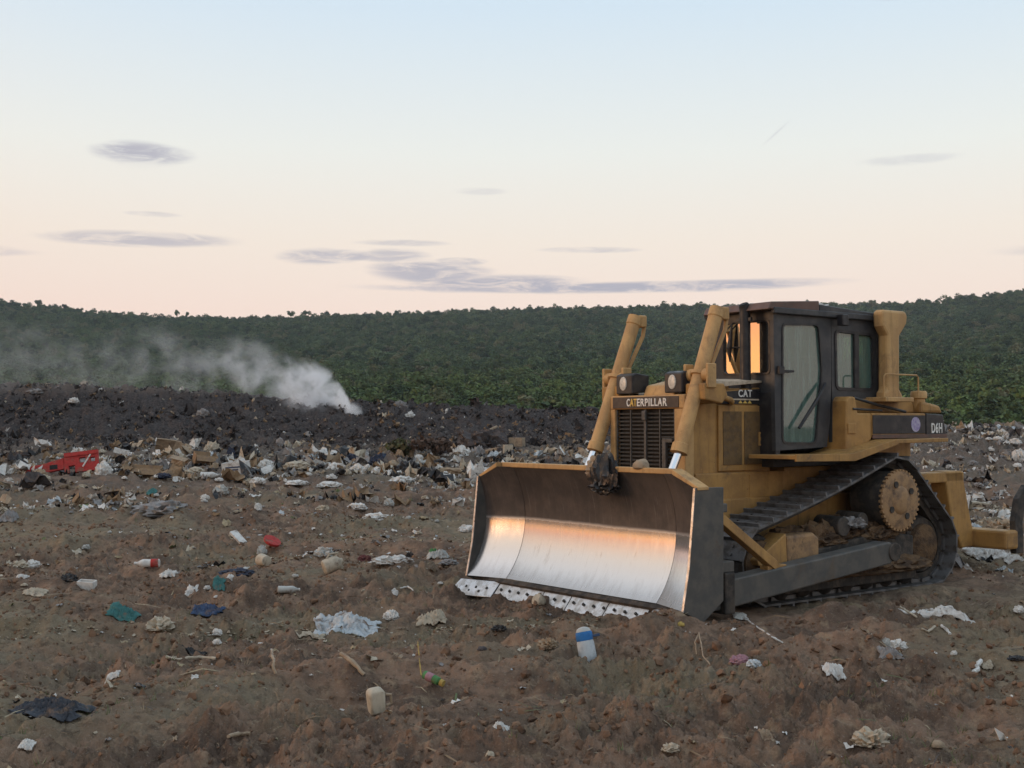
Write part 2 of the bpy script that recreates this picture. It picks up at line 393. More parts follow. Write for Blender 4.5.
def grid_mesh(name, X, Y, Z, wrap=False):
    nr, nc = X.shape
    co = np.stack([X, Y, Z], -1).reshape(-1, 3).astype(np.float32)
    i = np.arange(nr - 1)[:, None] * nc; j = np.arange(nc if wrap else nc - 1)[None, :]; j2 = (j + 1) % nc
    q = np.stack([i + j, i + j2, i + nc + j2, i + nc + j], -1).reshape(-1, 4).astype(np.int32)
    return np_mesh(name, co, q)
def np_mesh(name, co, q, smooth_=True, mi=None):
    me = bpy.data.meshes.new(name); k = q.shape[1]
    me.vertices.add(len(co)); me.vertices.foreach_set('co', np.ascontiguousarray(co, np.float32).ravel())
    me.loops.add(q.size); me.loops.foreach_set('vertex_index', np.ascontiguousarray(q, np.int32).ravel())
    me.polygons.add(len(q)); me.polygons.foreach_set('loop_start', np.arange(0, q.size, k, dtype=np.int32))
    if mi is not None: me.polygons.foreach_set('material_index', mi.astype(np.int32))
    me.polygons.foreach_set('use_smooth', np.full(len(q), smooth_))
    me.update(calc_edges=True); me.validate()
    return me

# ground: one sheet round the camera, finest where the photograph looks
az_f = np.radians(np.arange(-33, 33.01, .075)); az_c = np.radians(np.concatenate([np.arange(-180, -33.5, 5.25), ]))
azs = np.concatenate([az_c, az_f, -az_c[::-1]])[:-1]
rr = np.concatenate([[.05, 1, 2, 3, 4], 4.6 * np.exp(np.arange(0, 400) * .0037), 4.6 * math.exp(399 * .0037) * np.exp(np.arange(1, 215) * .0055), 65.5 * 1.09 ** np.arange(1, 34)])
rr = rr[rr < 1100]
A, RR = np.meshgrid(azs, rr)
GX, GY = RR * np.sin(A), RR * np.cos(A)
GZ = height(GX, GY)

def soil_mat():
    m = bpy.data.materials.new('churned_soil'); m.use_nodes = True; nt = m.node_tree; b = nt.nodes['Principled BSDF']
    t = nt.nodes.new('ShaderNodeTexCoord'); vec = t.outputs['Object']; x, y, z = sepxyz(nt, vec)
    n_big = noise_tex(nt, vec, .35, 5, .6); n_mid = noise_tex(nt, vec, 1.7, 7, .65); n_fine = noise_tex(nt, vec, 14, 8, .7); n_spk = noise_tex(nt, vec, 55, 4, .6)
    c = mixcol(nt, n_mid.step(.40, .60), (.275, .178, .122), (.130, .088, .064))
    c = mixcol(nt, n_big.step(.46, .60) * .85, c, mixcol(nt, n_mid.step(.4, .6), (.185, .152, .098), (.26, .212, .145)))
    c = mixcol(nt, noise_tex(nt, vec, 5.5, 8, .7).step(.52, .68) * .7, c, (.34, .25, .165))
    c = mixcol(nt, n_fine.step(.50, .66) * .75, c, (.062, .042, .031))
    c = mixcol(nt, noise_tex(nt, vec, 28, 6, .7).step(.56, .68) * .6, c, (.34, .25, .17))
    c = mixcol(nt, n_spk.step(.60, .72) * .5, c, (.38, .32, .26))
    # farther back the fill is grey and full of ash
    grey = (y + (n_big - .5) * 10).step(18, 33)
    c = mixcol(nt, grey * .8, c, mixcol(nt, n_fine.step(.4, .65), (.10, .080, .066), (.19, .155, .13)))
    left = x.step(9, 3)
    ash = (y + (n_mid - .5) * 6 + (n_big - .5) * 5).step(33, 39) * left
    c = mixcol(nt, ash, c, mixcol(nt, n_fine.step(.42, .66), (.042, .035, .034), (.105, .085, .076)))
    topb = (z + (n_mid - .5) * .8).step(3.0, 3.4) * .55
    c = mixcol(nt, topb, c, (.14, .105, .085))
    far = y.step(56, 75)
    c = mixcol(nt, far, c, (.05, .055, .03))
    nt.links.new(c, b.inputs['Base Color']); b.inputs['Roughness'].default_value = .93; b.inputs['Specular IOR Level'].default_value = .15
    bn = nt.nodes.new('ShaderNodeBump'); bn.inputs['Strength'].default_value = 1.0; bn.inputs['Distance'].default_value = .06
    hgt = n_fine * .6 + n_spk * .25 + noise_tex(nt, vec, 130, 3, .6) * .12
    nt.links.new(hgt.k, bn.inputs['Height']); nt.links.new(bn.outputs[0], b.inputs['Normal'])
    return m
M_SOIL = soil_mat()
put('ground', grid_mesh('ground', GX, GY, GZ, wrap=True), M_SOIL, kind='structure')

# hills: a wooded ridge across the view
RU = [-900, -300, 0, 60, 150, 250, 350, 450, 600, 700, 800, 900, 960, 1024, 1300, 1900]
RV = [297, 297, 305, 311, 319, 321, 316, 312, 309, 309, 308, 306, 301, 293, 277, 287]
def hill_z(x, y):
    r = np.hypot(x, y); a = np.arctan2(x, y)
    u = 512 + FPX * np.tan(np.clip(a, -1.2, 1.2))
    zr = (438.4 - np.interp(u, RU, RV)) / FPX * 800 * np.cos(a) + 1.6 + 0 * a
    zr = zr * (1 - sstep(.62, 1.02, np.abs(a)))
    t = ((r - 125) / (800 - 125)).clip(0, 1.6)
    prof = np.where(t < 1, .55 * t + .45 * t * t, 1 - .8 * (t - 1))
    lump = fbm(x * .008, y * .008, 3, 111) * 8 * np.clip(t, 0, 1) * (1 - .75 * sstep(.75, 1.0, t))
    return np.where(t > 0, zr * prof + lump * (1 - sstep(.62, 1.0, np.abs(a))) - .6, -.6)
ha = np.radians(np.arange(-66, 66.1, .6)); hr = np.concatenate([np.arange(110, 820, 9.), np.arange(825, 1000, 25.)])
HA, HR = np.meshgrid(ha, hr); HX, HY = HR * np.sin(HA), HR * np.cos(HA)
M_HILL = mat('dry_hill_soil', (.055, .055, .028), (.085, .075, .045), .95, scale=.05, spec=.1)
put('hill', grid_mesh('hill', HX, HY, hill_z(HX, HY)), M_HILL, kind='structure')

# ------------------------------------------------------------------ scrub forest on the hills
def leaf_mat(name, c1, c2, c3):
    m = bpy.data.materials.new(name); m.use_nodes = True; nt = m.node_tree; b = nt.nodes['Principled BSDF']
    oi = nt.nodes.new('ShaderNodeObjectInfo'); g = nt.nodes.new('ShaderNodeNewGeometry')
    rnd = S(nt, oi.outputs['Random']); x, y, z = sepxyz(nt, g.outputs['Position'])
    patch = noise_tex(nt, g.outputs['Position'], .014, 4, .6)
    c = mixcol(nt, rnd.step(.0, 1.0), c1, c2)
    # paler thorn scrub grows on the low ground, darker wood on the slope
    low = (z + (patch - .5) * 30).step(27, 9)
    c = mixcol(nt, low * .85, c, mixcol(nt, rnd.step(.1, .9), c3, tuple(a * .6 for a in c3)))
    c = mixcol(nt, noise_tex(nt, g.outputs['Position'], .06, 4, .65).step(.40, .62) * .6, c, tuple(a * .55 for a in c1))
    c = mixcol(nt, rnd.step(.86, .95) * .7, c, (.16, .15, .09))
    c = mixcol(nt, rnd.step(.16, .08) * .6, c, (.02, .035, .022))
    nt.links.new(c, b.inputs['Base Color']); b.inputs['Roughness'].default_value = .8; b.inputs['Specular IOR Level'].default_value = .15
    return m
M_LEAF = leaf_mat('scrub_leaves', (.062, .108, .052), (.130, .175, .076), (.145, .20, .058))
M_BARK = mat('bark', (.07, .055, .042), (.045, .036, .028), .9, scale=12)
M_BUSH = mat('olive_bush_leaves', (.065, .075, .025), (.085, .065, .03), .85, scale=6)

def crown_arrays(seed, rx, rzz, zc, n, leaf):
    rg = np.random.default_rng(seed)
    lobes = np.stack([rg.normal(0, rx * .42, 9), rg.normal(0, rx * .42, 9), zc + rg.normal(0, rzz * .35, 9)], 1); lr = rg.uniform(.32, .6, 9) * rx
    k = rg.integers(0, 9, n); d = rg.normal(size=(n, 3)); d /= np.linalg.norm(d, axis=1)[:, None]
    p = lobes[k] + d * (lr[k] * rg.uniform(.55, 1.08, n))[:, None] * np.array([1, 1, rzz / rx])
    nrm = d + rg.normal(0, .55, (n, 3)); nrm /= np.linalg.norm(nrm, axis=1)[:, None]
    a = np.cross(nrm, rg.normal(size=(n, 3))); a /= np.linalg.norm(a, axis=1)[:, None]; b_ = np.cross(nrm, a)
    s = leaf * rg.uniform(.55, 1.3, n)[:, None]; s2 = s * rg.uniform(.45, .9, n)[:, None]
    co = np.stack([p - a * s, p - b_ * s2 + nrm * s * .15, p + a * s, p + b_ * s2 - nrm * s * .1], 1).reshape(-1, 3)
    q = np.arange(n * 4).reshape(n, 4)
    return co, q
def trunk_mb(seed, h, r0, zc):
    rg = random.Random(seed); mb = MB()
    mb.tube([(0, 0, -.3), (rg.uniform(-.1, .1), rg.uniform(-.1, .1), h * .5), (rg.uniform(-.2, .2), rg.uniform(-.2, .2), h)], [r0, r0 * .75, r0 * .35], 6)
    for k in range(4):
        a = rg.uniform(0, 6.28); mb.tube([(0, 0, h * rg.uniform(.35, .7)), (math.cos(a) * h * .3, math.sin(a) * h * .3, h * rg.uniform(.85, 1.1))], [r0 * .4, r0 * .12], 5)
    return mb
protos = bpy.data.collections.new('forest_kinds')
for i, (rx, rzz, zc, n) in enumerate(((1.8, 1.2, 2.2, 560), (1.4, 1.5, 2.7, 520), (2.2, 1.2, 2.4, 640), (1.1, .8, 1.2, 380), (1.6, 1.0, 1.8, 460))):
    co, q = crown_arrays(50 + i, rx, rzz, zc, n, .24)
    tb = trunk_mb(i, zc, .09, zc)
    nv = len(co); me = bpy.data.meshes.new('scrub_tree')
    me.from_pydata(co.tolist() + tb.v, [], [tuple(f) for f in q.tolist()] + [tuple(j + nv for j in f) for f in tb.f])
    me.materials.append(M_LEAF); me.materials.append(M_BARK)
    mi = np.zeros(len(me.polygons), np.int32); mi[len(q):] = 1; me.polygons.foreach_set('material_index', mi)
    protos.objects.link(bpy.data.objects.new('scrub_kind_%d' % i, me))
nT = 62000
ta = RNG.uniform(R(-38), R(38), nT); tr_ = np.concatenate([np.sqrt(RNG.uniform(112 ** 2, 840 ** 2, nT - 9000)), np.sqrt(RNG.uniform(112 ** 2, 330 ** 2, 9000))])
# even out: thicker towards the ridge where crowns overlap, thinned where noise opens small gaps
tx, ty = tr_ * np.sin(ta), tr_ * np.cos(ta)
keep = (perlin(tx * .05, ty * .05, 141) + RNG.uniform(-.5, .6, nT) > -.45)
tx, ty, tr_, ta = tx[keep], ty[keep], tr_[keep], ta[keep]
tz = hill_z(tx, ty) - .2
me = bpy.data.meshes.new('scrub_forest'); me.from_pydata(np.stack([tx, ty, tz], 1).tolist(), [], [])
n = len(tx)
at = me.attributes.new('sc', 'FLOAT_VECTOR', 'POINT')
sc = (RNG.uniform(.5, 1.35, n) * (1 + .25 * perlin(tx * .03, ty * .03, 142)) * np.where(RNG.uniform(size=n) < .03, 1.2, 1))[:, None] * np.stack([RNG.uniform(.85, 1.25, n), RNG.uniform(.85, 1.25, n), RNG.uniform(.75, 1.0, n)], 1)
at.data.foreach_set('vector', sc.astype(np.float32).ravel())
at = me.attributes.new('rt', 'FLOAT_VECTOR', 'POINT'); at.data.foreach_set('vector', np.stack([RNG.normal(0, .08, n), RNG.normal(0, .08, n), RNG.uniform(0, 6.28, n)], 1).astype(np.float32).ravel())
at = me.attributes.new('ki', 'INT', 'POINT'); at.data.foreach_set('value', RNG.integers(0, 5, n).astype(np.int32))
forest = put('scrub_forest', me, None, label='dense dark green scrub forest covering the hillside behind the dump', cat='forest', kind='stuff')
ng = bpy.data.node_groups.new('forest_scatter', 'GeometryNodeTree')
ng.interface.new_socket('Geometry', in_out='INPUT', socket_type='NodeSocketGeometry'); ng.interface.new_socket('Geometry', in_out='OUTPUT', socket_type='NodeSocketGeometry')
gi = ng.nodes.new('NodeGroupInput'); go = ng.nodes.new('NodeGroupOutput'); ip = ng.nodes.new('GeometryNodeInstanceOnPoints'); ci = ng.nodes.new('GeometryNodeCollectionInfo')
ci.inputs['Collection'].default_value = protos; ci.inputs['Separate Children'].default_value = True; ci.inputs['Reset Children'].default_value = True
def named(nm, typ):
    k = ng.nodes.new('GeometryNodeInputNamedAttribute'); k.data_type = typ; k.inputs['Name'].default_value = nm
    return [o for o in k.outputs if o.enabled and o.name == 'Attribute'][0]
ng.links.new(gi.outputs[0], ip.inputs['Points']); ng.links.new(ci.outputs[0], ip.inputs['Instance']); ip.inputs['Pick Instance'].default_value = True
ng.links.new(named('ki', 'INT'), ip.inputs['Instance Index']); ng.links.new(named('rt', 'FLOAT_VECTOR'), ip.inputs['Rotation']); ng.links.new(named('sc', 'FLOAT_VECTOR'), ip.inputs['Scale'])
ng.links.new(ip.outputs[0], go.inputs[0])
md = forest.modifiers.new('scatter', 'NODES'); md.node_group = ng

# trees that stand clear of the ridge line
def ridge_tree(u, v_top, label, seed, rx=1.5):
    rx *= 1.1
    a = math.atan((u - 512) / FPX); r = 795.0
    x, y = r * math.sin(a), r * math.cos(a); z = float(hill_z(np.array([x]), np.array([y]))[0])
    top = CAMH + (438.4 - v_top) / FPX * y
    h = max(top - z, 3.5)
    t = put('hill_tree', None, label=label, cat='tree', group='trees standing out on the ridge', loc=(x, y, z - .2))
    co, q = crown_arrays(seed, rx, h * .24, h * .72, 420, .40)
    put('crown', np_mesh('crown', co, q, False), M_LEAF, t)
    trunk_mb(seed, h * .8, .14, 0).build('trunk', M_BARK, t)
ridge_tree(38, 298, 'tall tree on the ridge at the far left', 301, 2.0)
ridge_tree(62, 303, 'second tall tree from the left standing on the ridge', 302, 1.6)
ridge_tree(176, 309, 'lone slender tree on the ridge above the left smoke', 303, 1.1)
ridge_tree(186, 311, 'smaller tree just right of the lone slender ridge tree', 304, 1.2)
ridge_tree(290, 310, 'rounded tree on the ridge above the white smoke puff', 305, 2.2)
ridge_tree(305, 309, 'flat topped tree on the ridge right of the smoke', 306, 2.0)

# ------------------------------------------------------------------ bulldozer
doz = put('bulldozer', None, label='large faded yellow crawler bulldozer with its blade lowered on the dirt', cat='bulldozer', loc=DOZ_T, rot=DOZ_ROT)
def B(name, mb, m, parent=doz, bevel=.008, sm=None, label=None): return mb.build(name, m, parent, bevel, sm, label=label)

# --- blade
blade = put('blade', None, parent=doz, label='curved steel blade, worn bright below and dark above')
ZV, RC = .78, .92
def prof_x(z): return 2.37 + RC - math.sqrt(max(RC * RC - (z - ZV) ** 2, 0))
def wing(y): return max(abs(y) - 1.12, 0) / .48 * .16
zs = [.15 + (1.30 - .15) * i / 28 for i in range(29)]
def top_z(y): return 1.30 if abs(y) < 1.31 else 1.30 - (abs(y) - 1.31) / .29 * .12
def mold(ys):
    vs = []; fs = []; n = len(zs)
    for y in ys:
        tzz = top_z(y)
        for z in zs:
            z2 = .15 + (z - .15) / 1.15 * (tzz - .15); vs.append((prof_x(z2) + wing(y), y, z2))
    m0 = len(vs)
    for y in ys:
        tzz = top_z(y)
        for z in zs:
            z2 = .15 + (z - .15) / 1.15 * (tzz - .15); vs.append((prof_x(z2) + wing(y) - .045, y, z2))
    k = len(ys)
    for i in range(k - 1):
        for j in range(n - 1):
            a = i * n + j; fs.append((a, a + n, a + n + 1, a + 1)); a += m0; fs.append((a, a + 1, a + n + 1, a + n))
    for i in range(k - 1):
        fs.append((i * n, i * n + m0, (i + 1) * n + m0, (i + 1) * n)); e = n - 1; fs.append((i * n + e, (i + 1) * n + e, (i + 1) * n + e + m0, i * n + e + m0))
    for i in (0, k - 1):
        for j in range(n - 1): a = i * n + j; fs.append((a, a + 1, a + 1 + m0, a + m0))
    return MB().add(vs, fs)
B('moldboard', mold([-1.118 + 2.236 * i / 16 for i in range(17)]), M_BLADE, blade, 0, 40)
for sg in (-1, 1): B('wing_plate', mold([sg * y for y in (1.124, 1.22, 1.31, 1.45, 1.595)]), M_BLADE, blade, 0, 40)
for sg in (-1, 1):
    # end plate with a bright worn front edge
    pl = [(2.28, 1.19), (2.625, 1.195), (2.655, .9), (2.70, .5), (2.775, .14), (2.54, .03), (2.29, .20)]
    B('end_plate', MB().prism(pl, 1, sg * 1.60, sg * 1.622), M_ARM, blade, .006)
    B('worn_edge', MB().prism([(2.627, 1.19), (2.634, 1.19), (2.664, .9), (2.709, .5), (2.784, .145), (2.777, .14), (2.702, .5), (2.657, .9)], 1, sg * 1.599, sg * 1.623), M_STEEL, blade, 0)
xt = prof_x(1.30)
lip = MB(); lip.box(xt - .07, xt + .012, -1.31, 1.31, 1.295, 1.345)
B('top_lip', lip, M_YEL2, blade, .008)
for sg in (-1, 1):
    p0 = (xt - .03, sg * 1.312, 1.32); p1 = (xt + .13, sg * 1.63, 1.185)
    B('corner_lip', MB().prism([(sg * 1.312, 1.296), (sg * 1.63, 1.17), (sg * 1.63, 1.20), (sg * 1.312, 1.345)], 0, xt - .06, xt + .075), M_YEL2, blade, .006)
B('soil_ledge', MB().prism([(2.60, .13), (2.66, .15), (2.70, .12), (2.67, .07)], 1, -1.58, 1.58), M_DIRT, blade, 0)
B('back_rib', MB().box(2.02, 2.33, -1.5, 1.5, .42, .52).box(2.05, 2.33, -1.45, 1.45, .95, 1.03), M_ARM, blade, .01)
def edge_seg(y0, y1, m=M_STEEL):
    mb = MB(); w0, w1 = wing(y0), wing(y1); out = 0.0
    f = lambda y, w, x, z: (x + w, y, z)
    vs = []
    for y, w in ((y0, w0), (y1, w1)):
        vs += [f(y, w, 2.665, .118), f(y, w, 2.785, -.03), f(y, w, 2.755, -.045), f(y, w, 2.635, .105)]
    return mb.add(vs, [(0, 1, 2, 3), (4, 7, 6, 5), (0, 4, 5, 1), (1, 5, 6, 2), (2, 6, 7, 3), (3, 7, 4, 0)])
cuts = [-1.14, -.40, .02, .56, 1.10]
for a, b in zip(cuts[:-1], cuts[1:]): B('cutting_edge', edge_seg(a + .006, b - .006), M_STEEL, blade, .004)
def end_bit(sg):
    vs = []
    for y, w, e in ((sg * 1.146, wing(1.146), 0), (sg * 1.655, .17, .03)):
        vs += [(2.665 + w, y if e == 0 else sg * 1.63, .118), (2.80 + w + e, y, -.03), (2.77 + w + e, y, -.045), (2.635 + w, y if e == 0 else sg * 1.63, .105)]
    return MB().add(vs, [(0, 1, 2, 3), (4, 7, 6, 5), (0, 4, 5, 1), (1, 5, 6, 2), (2, 6, 7, 3), (3, 7, 4, 0)])
for sg in (-1, 1): B('end_bit', end_bit(sg), M_STEEL, blade, .004)
bolt_me = MB().tube([(0, 0, 0), (0, 0, .007), (0, 0, .010)], [.016, .016, .010], 8).mesh('edge_bolt', 40); bolt_me.materials.append(M_BOLT)
brot = Euler((0, math.atan2(.12, .148) , 0))
for y in [-1.06 + .145 * i for i in range(15)]:
    o = put('edge_bolt', bolt_me, None, blade, loc=(2.725 + .005, y, .05)); o.rotation_euler = (0, R(51), 0)
for y in (-1.25, -1.38, -1.50, -1.32, -1.44):
    w = wing(y); o = put('edge_bolt', bolt_me, None, blade, loc=(2.73 + w + (.03 if y in (-1.32, -1.44) else 0), y, .045 - (.03 if y in (-1.32, -1.44) else -.005))); o.rotation_euler = (0, R(51), 0)

# --- push arms and braces
for sg in (1, -1):
    arm = B('push_arm', MB().prism([(2.30, .08), (2.05, .09), (-.30, .33), (-.42, .44), (-.30, .55), (2.05, .345), (2.30, .36)], 1, sg * 1.27, sg * 1.46), M_ARM, doz, .015)
    B('arm_joint', MB().tube([(-.36, sg * 1.18, .445), (-.36, sg * 1.475, .445)], .095, 18), M_DIRT, arm, .008, 40)
    B('blade_pin', MB().box(2.03, 2.16, sg * 1.30, sg * 1.52, .05, .42), M_DIRT, arm, .015)
    br = B('arm_brace', MB().tube([(2.27, sg * 1.40, 1.00), (1.40, sg * 1.40, .43), (1.34, sg * 1.40, .40)], [.062, .062, .04], 4), M_YEL, doz, .006)
    B('brace_end', MB().box(1.24, 1.50, sg * 1.33, sg * 1.43, .35, .43), M_YEL, br, .006, 40)

# --- tracks
MUDS = []
circ = [((1.22, .40), .395), ((-.79, .94), .455), ((-1.40, .43), .42)]      # front idler, sprocket, rear idler (side view)
def tangent(c0, c1):
    (p, r0), (q, r1) = c0, c1
    d = Vector((q[0] - p[0], q[1] - p[1])); L = d.length; a = math.atan2(d.y, d.x); b = math.acos((r0 - r1) / L)
    t = a - b                       # circles run counter-clockwise: outer side on the right
    nrm = Vector((math.cos(t), math.sin(t)))
    return Vector(p) + nrm * r0, Vector(q) + nrm * r1, t
path = []
order = [circ[0], circ[1], circ[2]]
tang = [tangent(order[i], order[(i + 1) % 3]) for i in range(3)]
for i in range(3):
    p0, p1, t = tang[i]; nx = tang[(i + 1) % 3]
    m = 40
    sag = .03 if i == 0 else 0
    for k in range(m): path.append(p0.lerp(p1, k / m) - Vector((0, sag * math.sin(math.pi * k / m))))
    (c, r) = order[(i + 1) % 3]; t2 = nx[2]
    while t2 < t: t2 += 2 * math.pi
    for k in range(24): a = t + (t2 - t) * k / 24; path.append(Vector((c[0] + r * math.cos(a), c[1] + r * math.sin(a))))
seg = [(path[(i + 1) % len(path)] - path[i]).length for i in range(len(path))]; LEN = sum(seg); NS = 40
PITCHS = LEN / NS
def at_len(s):
    s %= LEN
    for i, L in enumerate(seg):
        if s < L: return path[i].lerp(path[(i + 1) % len(path)], s / L), (path[(i + 1) % len(path)] - path[i]).normalized()
        s -= L
    return path[0], (path[1] - path[0]).normalized()
sh = MB(); W = .28
sh.box(-PITCHS * .485, PITCHS * .485, -W, W, -.024, -.004); sh.box(-PITCHS * .47, -PITCHS * .36, -W * .99, W * .99, -.005, .034)
sh.box(-PITCHS * .35, PITCHS * .40, -W * .5, -W * .35, -.06, -.023); sh.box(-PITCHS * .35, PITCHS * .40, W * .35, W * .5, -.06, -.023)
for sx in (-.03, .05):
    for sy in (-.12, .12): sh.tube([(sx, sy, -.006), (sx, sy, .008)], .016, 6)
shoe_me = sh.mesh('track_shoe'); shoe_me.materials.append(M_SHOE)
for sg in (1, -1):
    yc = sg * .94
    tk = put('track', None, parent=doz)
    for k in range(NS):
        p, d = at_len(k * PITCHS + .05)
        o = put('track_shoe', shoe_me, None, tk, loc=(p.x, yc, p.y))
        # local x along the path, z outwards
        X = Vector((d.x, 0, d.y)); Z = Vector((d.y, 0, -d.x)); Y = Z.cross(X)
        o.rotation_euler = Matrix((X, Y, Z)).transposed().to_euler()
    # chain band under the shoes
    ch = MB(); n = len(path); vs = []
    for p_, q_ in zip(path, path[1:] + path[:1]):
        t = (q_ - p_).normalized() if (q_ - p_).length > 1e-6 else Vector((1, 0)); nn = Vector((-t.y, t.x))
        for yy in (yc - .11, yc + .11):
            for dd in (.03, .115): vs.append((p_.x + nn.x * dd, yy, p_.y + nn.y * dd))
    fs = []
    for i in range(n):
        a, b = i * 4, ((i + 1) % n) * 4
        for (u1, v1) in ((0, 1), (1, 3), (3, 2), (2, 0)): fs.append((a + u1, a + v1, b + v1, b + u1))
    B('track_chain', ch.add(vs, fs), M_DIRT, tk, 0)
    # wheels
    sp = put('drive_sprocket', None, parent=doz)
    yo = yc + sg * .285; (cx, cz) = circ[1][0]
    B('sprocket_drum', MB().lathe([(0, .30), (.36, .30), (.40, .27)], (cx, yc - sg * .13, cz), (cx, yc + sg, cz), 32), M_DIRT, sp, 0, 40)
    hub = B('hub_disc', MB().lathe([(0, .30), (.02, .315), (.035, .305), (.045, .27), (.04, .15), (.055, .13), (.065, .11), (.065, .0005)], (cx, yo - sg * .03, cz), (cx, yo + sg, cz), 40), M_TAN, sp, 0, 35)
    tooth = MB().box(-.013, .013, -.02, .02, -.01, .013).mesh('hub_tooth'); tooth.materials.append(M_TAN)
    for k in range(36):
        a = k * 2 * math.pi / 36
        o = put('hub_tooth', tooth, None, sp, loc=(cx + math.sin(a) * .312, yo - sg * .012, cz + math.cos(a) * .312)); o.rotation_euler = (0, a, 0)
    hole = MB().tube([(0, -.004, 0), (0, .004, 0)], .035, 12).mesh('hub_hole'); hole.materials.append(M_DIRT)
    for k in range(4):
        a = k * 2 * math.pi / 4 + .5; put('hub_hole', hole, None, sp, loc=(cx + math.sin(a) * .19, yo + sg * .022, cz + math.cos(a) * .19))
    for (c_, r_) in (circ[0], circ[2]):
        idl = B('idler_wheel', MB().lathe([(0, r_ - .13), (.08, r_ - .10), (.14, r_ - .10), (.22, r_ - .13)], (c_[0], yc - sg * .11, c_[1]), (c_[0], yc + sg, c_[1]), 28), M_DIRT, doz, 0, 40)
        B('idler_cover', MB().lathe([(0, .23), (.05, .22), (.09, .15), (.10, .001)], (c_[0], yc + sg * .11, c_[1]), (c_[0], yc + sg, c_[1]), 24), M_MUD, idl, 0, 40)
    fr = B('track_frame', MB().prism([(-1.15, .20), (1.0, .20), (1.0, .46), (.2, .52), (-.6, .62), (-1.15, .55)], 1, yc - .17, yc + .19), M_DIRT, doz, .02)
    B('recoil_guard', MB().prism([(1.38, .40), (1.40, .46), (.99, .69), (.97, .40)], 1, yc + sg * .05, yc + sg * .27), M_YEL, fr, .01)
    B('recoil_housing', MB().prism([(.95, .38), (.95, .66), (.55, .67), (.47, .62), (.47, .38)], 1, yc + sg * .03, yc + sg * .25), M_TAN, fr, .03)
    for k in range(7):
        x = -1.05 + .33 * k
        B('roller', MB().lathe([(0, .10), (.05, .13), (.30, .13), (.35, .10), (.38, .06), (.40, .055)], (x, yc - sg * .17, .15), (x, yc + sg, .15), 16), M_DIRT, fr, 0, 40)
    B('roller_guard', MB().prism([(-1.12, .10), (.95, .10), (1.0, .30), (-1.15, .30)], 1, yc + sg * .20, yc + sg * .235), M_DIRT, fr, .01)
    for q, (mx_, mz_, ml_, mh_, my_) in enumerate(((.62, .64, .30, .10, .0), (.2, .60, .34, .16, .05), (-.25, .66, .34, .15, .0), (-.62, .62, .26, .12, .1), (-.95, .60, .3, .14, .0), (1.0, .42, .24, .10, .1), (-.1, .28, .9, .10, .2), (.7, .26, .5, .08, .2), (-.85, .28, .45, .10, .2))):
        MUDS.append((fr, (mx_, yc + sg * my_, mz_ - .06), ml_, mh_, q + (40 if sg > 0 else 60)))
    B('carrier_housing', MB().tube([(.05, yc - sg * .1, .70), (.05, yc + sg * .22, .70)], [.11, .10], 14).tube([(-.28, yc - sg * .1, .74), (-.28, yc + sg * .2, .74)], [.10, .09], 14), M_DIRT, fr, .01, 40)

# --- main body
B('main_frame', MB().box(-1.9, 1.55, -.60, .60, .55, 1.0).box(1.55, 1.68, -.50, .50, .7, 1.05), M_YEL, doz, .02)
hood = B('hood', MB().prism([(1.60, .99), (1.60, 2.03), (1.35, 2.07), (.40, 2.13), (.40, .99)], 1, -.50, .50), M_YEL, doz, .02)
B('hood_bulge', MB().prism([(1.55, 2.03), (1.50, 2.14), (1.2, 2.20), (.75, 2.21), (.75, 2.05)], 1, -.20, .26), M_YEL2, hood, .02)
sd_ = put('engine_door', None, parent=doz)
for sg in (1, -1):
    y = sg * .50
    B('door_panel', MB().box(.44, 1.19, y, y + sg * .025, 1.27, 1.93), M_YEL, sd_, .006)
    for (a, b) in ((.86, 1.13), (.50, .82)): B('screen_panel', MB().box(a, b, y + sg * .024, y + sg * .032, 1.33, 1.87), M_PERF, sd_, .002)
    lt = B('latch', MB().box(.535, .615, y + sg * .03, y + sg * .045, 1.52, 1.66), M_YEL, sd_, .004)
    for zz in (1.555, 1.625): B('latch_hole', MB().box(.55, .60, y + sg * .043, y + sg * .049, zz - .018, zz + .018), M_BLK, sd_, .003)
    B('lower_box', MB().box(.26, 1.56, y - sg * .02, y + sg * .07, .97, 1.255), M_YEL, doz, .012)
    B('lower_box_cover', MB().box(.30, .80, y + sg * .069, y + sg * .078, 1.0, 1.23), M_YEL, doz, .004)
    B('hood_stripe', MB().prism([(1.20, 1.945), (.42, 1.945), (.42, 2.115), (1.20, 2.06)], 1, y, y + sg * .012), M_BLK, doz, .002)
    B('hood_side_rail', MB().box(.48, .98, y + sg * .012, y + sg * .022, 1.985, 2.0), M_CREAM, doz, 0)
# pale slatted cover lying along the top edge of the hood, left side
cv = put('vent_cover', None, parent=doz)
B('cover_plate', MB().add([(1.36, .53, 2.10), (1.36, .53, 2.17), (.46, .53, 2.19), (.46, .53, 2.175), (1.36, .30, 2.13), (1.36, .30, 2.20), (.46, .40, 2.21), (.46, .40, 2.19)],
    [(0, 1, 2, 3), (4, 7, 6, 5), (0, 4, 5, 1), (1, 5, 6, 2), (2, 6, 7, 3), (3, 7, 4, 0)]), M_CREAM, cv, .004)
for zz in (2.10, 2.135, 2.17): B('cover_slat', MB().box(1.36, 1.40, .31, .55, zz - .009, zz + .009), M_CREAM, cv, .002)

